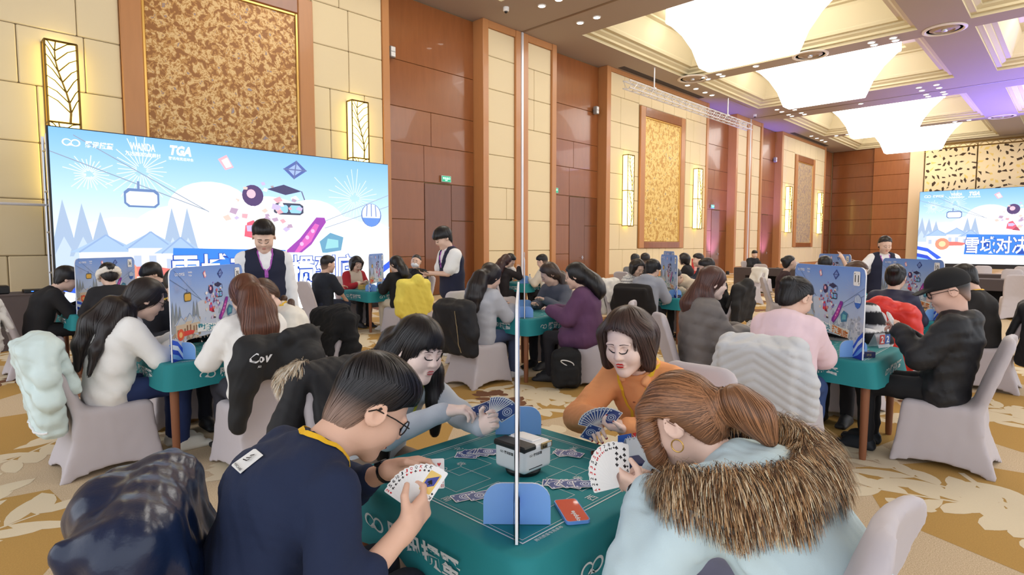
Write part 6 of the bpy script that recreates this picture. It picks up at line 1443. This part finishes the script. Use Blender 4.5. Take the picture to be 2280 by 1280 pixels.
def fan(pivot, up, nrm, deck, spread, who, r0=.045, face=True, grp=None, step=.0009, parent=None):
    """cards fanned round a pivot; nrm points to whoever sees the faces"""
    n_ = unit(nrm); u = np.asarray(up, float); u = unit(u - n_ * (u @ n_)); rt = np.cross(u, n_); pv = np.asarray(pivot, float); N = len(deck)
    for i, (rk, st) in enumerate(deck):
        a = math.radians(spread) * ((i + .5) / N - .5); d = u * math.cos(a) + rt * math.sin(a); x = np.cross(d, n_); c = pv + d * r0 + n_ * step * (i - N / 2)
        nm = '%s of %s' % (RN.get(rk, str(rk)), SUITN[st])
        if parent is None:
            lab = ('%s in the fan held by %s' % (nm, who)) if face else ('%s blue-backed card from the left in the fan of %s' % (ORD[i], who))
            card(frame4(c, x, d, n_), rk, st, lab, grp)
        else:
            o = add('card', card_mesh(rk, st), None, parent); o.matrix_world = frame4(c, x, d, n_)
def wpt(p, v):
    """person frame to world"""
    r = p['root']; a = r.rotation_euler[2]; c, s_ = math.cos(a), math.sin(a); return np.array([r.location[0] + c * v[0] - s_ * v[1], r.location[1] + s_ * v[0] + c * v[1], v[2]])
def palm(p, q, f=.075): return wpt(p, p['wr'][q] + p['fd'][q] * f)
R1 = random.Random(5); full = [(r, s) for s in 'HSDC' for r in range(1, 14)]; R1.shuffle(full)
def deal(n):
    out = sorted(full[:n], key=lambda t: t[0]); del full[:n]; return out
# navy man: fan in the right hand, ten of hearts in the left
full.remove((10, 'H')); d1 = deal(11)
pv = palm(p1, 'R', .07); fan(pv + np.array((.0, .01, .02)), (.35, .62, .55), (-.55, -.45, .70), d1, 95, 'the man in navy', .055, True, 'cards held by the man in navy')
pl = palm(p1, 'L', .125); n_ = unit((-.5, -.75, .35)); u_ = unit(np.array((.1, .1, 1.)) - n_ * (np.array((.1, .1, 1.)) @ n_)); card(frame4(pl + np.array((0, -.01, -.03)), np.cross(u_, n_), u_, n_), 10, 'H', 'ten of hearts pinched upright in the navy man\'s left hand', 'cards held by the man in navy')
# parka woman: two open fans facing the camera
d4 = deal(12); pv = palm(p4, 'L', .07); fan(pv + np.array((-.02, .0, .02)), (-.35, .55, .60), (-.30, -.75, .55), d4, 120, 'the woman in the parka', .055, True, 'cards held by the woman in the parka')
# orange shirt: blue backs to the camera
d3 = deal(12); pv = palm(p3, 'L', .06); fan(pv + np.array((-.03, .02, .0)), (-.25, .25, .9), (.60, .55, .45), d3, 110, 'the woman in orange', .055, False, 'cards held by the woman in orange')
pl = palm(p3, 'R', .10); n_ = unit((.6, .5, .45)); u_ = unit(np.array((-.3, .2, -.9)) - n_ * (np.array((-.3, .2, -.9)) @ n_)); card(frame4(pl + np.array((-.02, .0, -.01)), np.cross(u_, n_), u_, n_), 3, 'S', 'blue-backed card drawn out by the orange shirt woman\'s right hand', 'cards held by the woman in orange')
# long-haired woman
d2 = deal(10); pv = palm(p2, 'L', .07); fan(pv + np.array((.0, -.01, .01)), (.35, -.15, .75), (.45, .75, .3), d2, 60, 'the long-haired woman', .055, False, 'cards held by the long-haired woman')
pl = palm(p2, 'R', .14); n_ = unit((.5, .6, .5)); u_ = unit(np.array((.5, -.5, .4)) - n_ * (np.array((.5, -.5, .4)) @ n_)); card(frame4(pl + np.array((.01, -.01, .0)), np.cross(u_, n_), u_, n_), 5, 'C', 'single blue-backed card in the long-haired woman\'s right hand', 'cards held by the long-haired woman')
# face-down piles on the front table
PL = [((1.55, 1.69), 6, 'left of the shuffling machine'), ((1.80, 1.44), 4, 'right of the shuffling machine'), ((1.27, 1.40), 2, 'beside the front blue foot at left'), ((1.57, 1.23), 6, 'beside the front blue foot at right')]
for (cx, cy), n, wh_ in PL:
    for i in range(n):
        a = R1.uniform(-.5, .5) + .8; x = cx + R1.uniform(-.02, .02) + (i - n / 2) * .018 * (1 if i % 2 else .6); y = cy + R1.uniform(-.02, .02) - (i - n / 2) * .014
        rk, st = full[(i * 7 + n) % len(full)]
        card(frame4((x, y, TH + .0025 + i * .0009), (math.cos(a), math.sin(a), 0), (math.sin(a), -math.cos(a), 0), (0, 0, -1)), rk, st, 'face-down blue card, %s in the heap %s' % (ORD[i], wh_), 'face-down cards on the front table')
def hand_of_cards(p, q, up, nrm, n, lab, face=True, sp=90):
    e = empty('hand_of_cards', (0, 0, 0), 0, lab, 'playing cards', 'hands of cards'); pv = palm(p, q, .08); e.location = pv
    e.matrix_basis = Matrix.Translation(Vector(pv)); bpy.context.view_layer.update()
    fan(pv, up, nrm, [full[i * 3 % len(full)] for i in range(n)], sp, '', .045, face, None, parent=e)
def facing(deg, t=.4): a = math.radians(deg + 180); return (math.cos(a), math.sin(a), t)
hand_of_cards(q1, 'L', (.4, 0, .7), facing(0, .7), 9, 'white fan of cards held by the girl in the white fleece hoodie')
hand_of_cards(q13, 'L', (-.4, .3, .7), facing(94, .7), 11, 'white fan of cards held by the man in the black cap', True, 110)
hand_of_cards(q12, 'R', (.4, 0, .7), facing(0, .6), 11, 'wide white fan held by the woman in the pink hoodie', True, 120)
hand_of_cards(q11, 'L', (.3, -.3, .6), facing(-46, .5), 6, 'small stack of cards held by the grey puffer jacket woman')

# ================================================================ things on the tables
m_mach = mat('machine_white', (240, 241, 243), .3, coat=.3)
def machine(x, y, lab, detail=True):
    r = empty('shuffling_machine', (x, y, TH + .0015), 0, lab, 'card shuffler')
    k = MB(); k.lathe([(.062, 0), (.066, .012), (.06, .022)], seg=24); add('base', smooth_by_angle(k.mesh('base')), m_black, r)
    s = Sdf().box((0, 0, .07), (.075, .075, .05), None, .016, 0); add('housing', sdf_mesh('housing', s, .004 if detail else .008), m_mach, r)
    k = MB(); k.box((-.079, -.079, .100), (-.012, .079, .122), bev=.006); add('card_tray', k.mesh('card_tray'), m_black, r)
    k = MB(); k.box((-.006, -.05, .119), (.045, .06, .1245), bev=.002); add('lid', k.mesh('lid'), mat('lid_white', (250, 250, 250), .25), r)
    k = MB(); k.box((.012, -.08, .094), (.072, -.073, .118), bev=.003); add('control_panel', k.mesh('control_panel'), mat('panel_bronze', (150, 132, 96), .3, metal=.5), r)
    for i, dx in enumerate((.022, .034)): k = MB(); k.lathe([(.005, 0), (.004, .003)], seg=10); add('button', k.mesh('button'), mat('button_dark', (60, 52, 40), .4), r, (dx, -.081, .104), (math.pi / 2, 0, 0))
    k = MB(); k.box((.042, -.082, .099), (.062, -.08, .113)); add('display', k.mesh('display'), mat('display_grey', (206, 214, 220), .3), r)
    k = MB()
    for o, u in (((-.04, -.0762, .085), (1, 0, 0)), ((-.0762, .035, .085), (0, -1, 0))):
        logo(k, np.array(o), np.array(u), (0, 0, 1), .009); put_text(k, '腾讯掼蛋', np.array(o) + np.array(u) * .035, u, (0, 0, 1), .011, bold=.02, width=.045)
    k.box((-.05, -.0758, .036), (.02, -.0752, .039)); add('lettering', k.mesh('lettering'), m_black, r)
machine(1.545, 1.44, 'white card shuffling machine with black tray in the middle of the front table')
machine(5.05, 1.62, 'white card shuffling machine before the 11 board', False)
def scoreflip(x, y, deg, lab):
    r = empty('score_stand', (x, y, TH + .0015), math.radians(deg), lab, 'score stand', 'flip score stands')
    for sg in (-1, 1): k = MB(); k.prism([(-.075, 0), (.075, 0), (.065, .115), (-.065, .115)], 0, .002, frame=((0, sg * .045, 0), (1, 0, 0), (0, -sg * .38, .92), (0, sg * .9, .4))); add('clear_leaf', k.mesh('clear_leaf'), mat('clear_plastic', (225, 230, 236), .15, alpha=.55), r)
    for i, (sx, c) in enumerate(((-.035, (214, 48, 44)), (.035, (44, 98, 190)))):
        k = MB(); k.box((sx - .031, -.0465, .03), (sx + .031, -.0445, .105), lin(c)); put_text(k, '2', (sx, -.0472, .067), (1, 0, 0), (0, 0, 1), .055, lin((250, 250, 250)), 0, .03)
        o = add('number_flap', k.mesh('number_flap', usecol=True), mat_col('flap_print', .5), r)
    k = MB()
    for q in range(6): k.tube([(-.05 + .02 * q, .008 * math.cos(a), .108 + .008 * math.sin(a)) for a in np.linspace(0, 6.283, 9)], .0015, 4, cap=False)
    add('ring_binding', k.mesh('ring_binding'), m_steel, r)
scoreflip(1.90, 1.17, 160, 'flip score stand on the front table before the orange shirt'); scoreflip(5.50, 1.16, -20, 'flip score stand showing red 2 and blue 2 right of the 11 board'); scoreflip(2.16, 8.62, -30, 'flip score stand showing 2 2 on the table with the 06 board'); scoreflip(10.0, 8.5, -40, 'flip score stand on the table before the pillar')
def slab(name, x, y, deg, w, l, h, c, lab, cat, cam=True, top=None):
    k = MB(); k.prism([(p[0] - w / 2, p[1] - l / 2) for p in round_poly(w, l, .012, 4)], 0, h); o = add(name, k.mesh(name), mat('case_%d_%d_%d' % c, c, .35, coat=.3), None, (x, y, TH + .0015), (0, 0, math.radians(deg)), lab, cat)
    if top: k = MB(); k.prism([(p[0] - w / 2 + .003, p[1] - l / 2 + .003) for p in round_poly(w - .006, l - .006, .01, 4)], h, h + .0006); add('screen', k.mesh('screen'), mat('top_%d_%d_%d' % top, top, .15, coat=.5), o)
    if cam:
        for dy in (0, .022): k = MB(); k.lathe([(.008, 0), (.007, .003)], seg=12); add('camera_lens', k.mesh('camera_lens'), m_black, o, (-w / 2 + .015, l / 2 - .018 - dy, h))
    return o
ph = slab('phone', 1.40, 1.10, -35, .075, .155, .010, (112, 160, 232), 'blue and orange phone case behind the front blue foot', 'phone', False, (232, 96, 70))
k = MB(); put_text(k, 'opple', (.0, -.045, .0112), (0, 1, 0), (-1, 0, 0), .02, bold=.03, width=.07); add('lettering', k.mesh('lettering'), m_white, ph)
slab('phone', 1.855, 1.285, -30, .075, .16, .009, (120, 26, 34), 'dark phone in a red case before the orange shirt', 'phone', True, (40, 22, 26))
def cardbox(x, y, deg, lab, sc=1.):
    k = MB(); k.box((-.05 * sc, -.035 * sc, 0), (.05 * sc, .035 * sc, .042 * sc), bev=.003); o = add('card_box', k.mesh('card_box'), mat('box_navy', (44, 48, 92), .5), None, (x, y, TH + .0015), (0, 0, math.radians(deg)), lab, 'box', 'navy card boxes')
    k = MB(); logo(k, (-.0, 0, .0423 * sc), (1, 0, 0), (0, 1, 0), .02 * sc); put_text(k, '掼蛋', (0, -.0355 * sc, .02 * sc), (1, 0, 0), (0, 0, 1), .018 * sc); add('lettering', k.mesh('lettering'), mat('box_gold', (176, 160, 110), .4, metal=.4), o)
cardbox(1.80, 1.155, -38, 'navy card box on the front table beside the red phone', 1.15); cardbox(4.93, 1.12, -44, 'navy card box at the foot of the 11 board'); cardbox(8.45, 4.56, -44, 'navy card box at the foot of the narrow board')
# small carton on the LED side table, bottle of water, lanyard badge clip of the orange shirt
k = MB(); k.box((-.09, -.06, 0), (.09, .06, .085), bev=.006); o = add('gift_box', k.mesh('gift_box'), mat('carton_gold', (206, 168, 84), .5), None, (5.95, 9.62, TH + .0015), (0, 0, .3), 'golden carton before the woman with red sleeves', 'box')
k = MB(); k.lathe([(.032, 0), (.034, .01), (.034, .13), (.012, .17), (.012, .19)], seg=14); o = add('water_bottle', smooth_by_angle(k.mesh('water_bottle')), mat('bottle_clear', (214, 226, 236), .12, alpha=.6), None, (9.32, 8.5, TH + .0015), label='small clear water bottle on the table before the pillar', cat='bottle')
k = MB(); k.lathe([(.014, .185), (.014, .2)], seg=12); add('bottle_cap', k.mesh('bottle_cap'), mat('cap_blue', (60, 110, 200), .4), o)
# backpack under the middle table
s = Sdf().box((0, 0, .21), (.12, .16, .21), None, .08, 0).box((.11, 0, .15), (.05, .12, .11), None, .045, .02).cone((0, -.05, .42), (0, .05, .42), .02, .02, .03); s.noise(.007, 18, 6)
bk = add('backpack', sdf_mesh('backpack', s, .012), mat('backpack_black', (20, 21, 24), .8, bump=.1, bscale=150), None, (4.95, 3.98, 0), (0, 0, math.radians(-135)), 'black backpack with a white cable on the floor by the middle table', 'backpack')
k = MB(); k.tube([(.13 + .03 * math.sin(t), .07 * math.cos(t * 1.3), .27 + .06 * math.sin(t * .9)) for t in np.linspace(0, 6, 30)], .006, 6); add('white_cable', k.mesh('white_cable'), m_white, bk)
k = MB(); k.tube([(.15, -.06, .2), (.155, -.06, .1)], .004, 5); add('zip_pull', k.mesh('zip_pull'), m_steel, bk)
for sy in (-1, 1): k = MB(); k.tube([(-.1, sy * .08, .38), (-.17, sy * .09, .25), (-.14, sy * .1, .06)], .018, 6); add('shoulder_strap', k.mesh('shoulder_strap'), mat('strap_black', (26, 26, 28), .8), bk)
# handbag on the white coat chair
s = Sdf().box((0, 0, .12), (.05, .15, .11), None, .04, 0); hb_ = add('handbag', sdf_mesh('handbag', s, .014), mat('bag_white', (236, 234, 228), .5), None, (7.55, 5.6, .0), label='white handbag with a black strap near the striped shirt woman', cat='bag')
k = MB(); k.tube([(0, .11 * math.cos(t), .22 + .14 * math.sin(t)) for t in np.linspace(0, 3.14, 14)], .007, 6); add('strap', k.mesh('strap'), m_black, hb_)
# loudspeakers and a red poster stand at the walls
o = empty('equipment_table', (1.0, 11.5, 0), 0, 'dark draped equipment table at the left edge', 'table')
k = MB(); k.box((-.7, -.3, .80), (.7, .3, .83), bev=.006); add('tabletop', k.mesh('tabletop'), m_dark, o); k = MB(); k.box((-.69, -.29, 0), (.69, .29, .80)); add('drape', k.mesh('drape'), m_dark, o)
k = MB(); k.box((-.22, -.15, 0), (.16, .15, .12), bev=.015); o = add('projector', k.mesh('projector'), m_black, None, (.9, 11.45, .831), label='black projector on the equipment table at the left edge', cat='projector'); k = MB(); k.lathe([(.03, 0), (.028, .03)], seg=14); add('lens', k.mesh('lens'), mat('lens_glass', (40, 44, 60), .1, coat=1), o, (-.05, -.15, .06), (math.pi / 2, 0, 0))
k = MB(); k.box((-.18, -.13, 0), (.18, .13, .05), bev=.008); o = add('media_player', k.mesh('media_player'), m_black, None, (1.4, 11.4, .831), label='flat black media box right of the projector', cat='electronics'); k = MB(); k.box((-.1, -.1315, .02), (-.07, -.1302, .03)); add('status_light', k.mesh('status_light'), mat('status_blue', (60, 130, 255), .4, emit=2), o)
k = MB(); k.box((-.03, -.3, 0), (.03, .3, 1.1), bev=.01); o = add('red_cabinet', k.mesh('red_cabinet'), mat('cabinet_red', (206, 52, 52), .5), None, (18.2, 9.0, 0), (0, 0, math.radians(40)), 'red upright display box by the violet doors', 'display stand')
k = MB(); k.box((-.032, -.22, .7), (-.0305, .22, .95)); add('pale_panel', k.mesh('pale_panel'), mat('panel_pink', (236, 180, 170), .5), o)

# ================================================================ small things worn or held
def patch_on(p, org, R, w, h, name, cols, txt=None, off=.003):
    k = MB(); k.poly([tuple(org + R @ np.array((0, (q[0] - w / 2), (q[1] - h / 2)))) for q in round_poly(w, h, .004, 2)], lin(cols[0])); k.V[0][:] = p['G'].snap(k.V[0], off, 5)
    return k
# white label on the navy sweatshirt
R = np.stack([-p1['X'], -p1['Y'], p1['up']], 1); org = p1['nb'] - p1['X'] * .15 - p1['up'] * .14 - p1['Y'] * .0
k = patch_on(p1, org, R, .066, .074, 'label', ((240, 240, 238),), off=.006)
k2 = MB(); put_text(k2, '彡', org + p1['up'] * .008, -p1['Y'], p1['up'], .028, lin((30, 30, 34)), 0, .02); put_text(k2, 'PEAKCARE', org - p1['up'] * .026, -p1['Y'], p1['up'], .007, lin((30, 30, 34)), 0, .02)
for i in range(len(k2.V)): k2.V[i] = p1['G'].snap(k2.V[i], .0075, 5)
k2n = MB()
for V_, C_ in zip(k.V, k.C): k2n.put(V_, [list(range(len(V_)))], C_)
off_ = 0
for V_, C_ in zip(k2.V, k2.C):
    fs = [[i - off_ for i in f] for f in k2.F if off_ <= f[0] < off_ + len(V_)]; k2n.put(V_, fs, C_); off_ += len(V_)
add('sewn_label', k2n.mesh('sewn_label', usecol=True), mat_col('printed_card', .5), p1['root'])
# wrist watch
v = unit(p1['wr']['L'] - p1['el']['L']); c = p1['wr']['L'] - v * .025; Rw = axes(v, (0, 0, 1)); s = Sdf()
s.fn(lambda x, y, z: (lambda P: np.sqrt((np.sqrt(P[..., 0] ** 2 + P[..., 1] ** 2) - .031) ** 2 * 2 + np.maximum(np.abs(P[..., 2]) - .009, 0) ** 2) - .0035)(np.stack(np.broadcast_arrays(x - c[0], y - c[1], z - c[2]), -1) @ Rw), c - .05, c + .05); s.box(c + Rw @ np.array((.031, .012, 0)), (.006, .014, .02), Rw, .004, .004)
part_sdf(p1, 'wrist_watch', s, .003, mat('watch_black', (22, 22, 28), .35))
# earring, hair tie, badge clip
P = p3['toL'](np.array([(-.005, .092, -.045), (-.003, .094, -.06), (-.003, .095, -.085), (-.003, .095, -.092)])); k = MB(); k.tube(P, [.002, .006, .011, .003], 10); add('earring', smooth_by_angle(k.mesh('earring')), mat('pearl_white', (248, 246, 242), .25), p3['root'])
s = Sdf()
for i in range(9): t = 6.283 * i / 9; s.ell((-.128, .03 * math.cos(t), -.005 + .03 * math.sin(t)), (.010, .011, .011), None, .004)
V, F = s.geo(.004); add('hair_tie', mesh_np('hair_tie', p4['toL'](V), F, True), mat('tie_pink', (236, 186, 178), .6), p4['root'])
k = MB(); k.tube([p4['toL'](np.array((-.004 + .016 * math.cos(t), .093, -.05 + .016 * math.sin(t)))) for t in np.linspace(0, 6.283, 16)], .0022, 6); add('hoop_earring', k.mesh('hoop_earring'), m_gold, p4['root'])
k = MB(); pc = p3['G'].snap((p3['nb'] + p3['X'] * .16 - p3['up'] * .27)[None], .02)[0]; R = np.stack([p3['X'], p3['Y'], p3['up']], 1)
k.box((-.002, -.045, -.03), (.002, .045, .03)); [v.__setitem__(slice(None), v @ R.T + pc) for v in k.V]; add('badge', k.mesh('badge'), mat('badge_blue', (96, 130, 220), .4), p3['root'])
# collar points and buttons of the orange shirt
s = Sdf(); R = np.stack([p3['X'], p3['Y'], p3['up']], 1); P = lambda *q: p3['nb'] + R @ np.array(q, float)
for q in (-1, 1): s.cone(P(-.03, q * .07, .02), P(.075, q * .055, .0), .014, .016, .01).cone(P(.06, q * .06, .0), P(.095, q * .065, -.075), .018, .006, .012)
part_sdf(p3, 'collar', s, .006, mat('collar_orange', (255, 180, 122), .85))
k = MB()
for i in range(4):
    c = p3['G'].snap((p3['nb'] + p3['X'] * .14 - p3['up'] * (.08 + .06 * i))[None], .002)[0]; k.lathe([(.006, 0), (.005, .003)], c, 10)
add('buttons', k.mesh('buttons'), mat('button_brown', (140, 80, 40), .4), p3['root'], kind='stuff')
# red nails
for p_, c_ in ((p3, (160, 16, 40)),):
    s = Sdf()
    for q in 'LR':
        for tp, v in p_['tips'][q]: s.ell(tp + unit(v) * .001, (.0062, .0062, .0062), None, .001)
    part_sdf(p_, 'painted_nails', s, .003, mat('nails_%d' % c_[0], c_, .25))
# lime vest, tablet, hair clips
k = MB(); k.box((-.12, -.09, 0), (.12, .09, .008), bev=.003); tb = add('tablet', k.mesh('tablet'), m_black, None, (0, 0, 0), (0, 0, 0), 'tablet held by the standing man at the doors', 'tablet'); pw = (palm(s2, 'L', .08) + palm(s2, 'R', .08)) / 2; tb.location = pw + np.array((0, 0, .02)); tb.rotation_euler = (0, math.radians(-25), math.radians(165))
k = MB(); k.box((-.11, -.08, .008), (.11, .08, .0085)); add('screen', k.mesh('screen'), mat('tablet_screen', (120, 130, 160), .2), tb)
for p_, pts in ((q12, [(-.125, .0, .075), (-.14, .015, .06), (-.14, -.015, .06), (-.125, .0, .075)]), (q14, [(-.12, .03, .09), (-.14, .0, .095), (-.12, -.03, .09)])):
    k = MB(); k.tube([p_['toL'](np.array(v)) for v in pts], .004, 6); add('hair_clip', k.mesh('hair_clip'), mat('clip_silver', (236, 236, 240), .2, metal=.6), p_['root'])
for n_ in ('led_light', 'downlight_lens', 'exit_green', 'exit_white', 'status_blue'):
    if n_ in _M: _M[n_].cycles.emission_sampling = 'NONE'
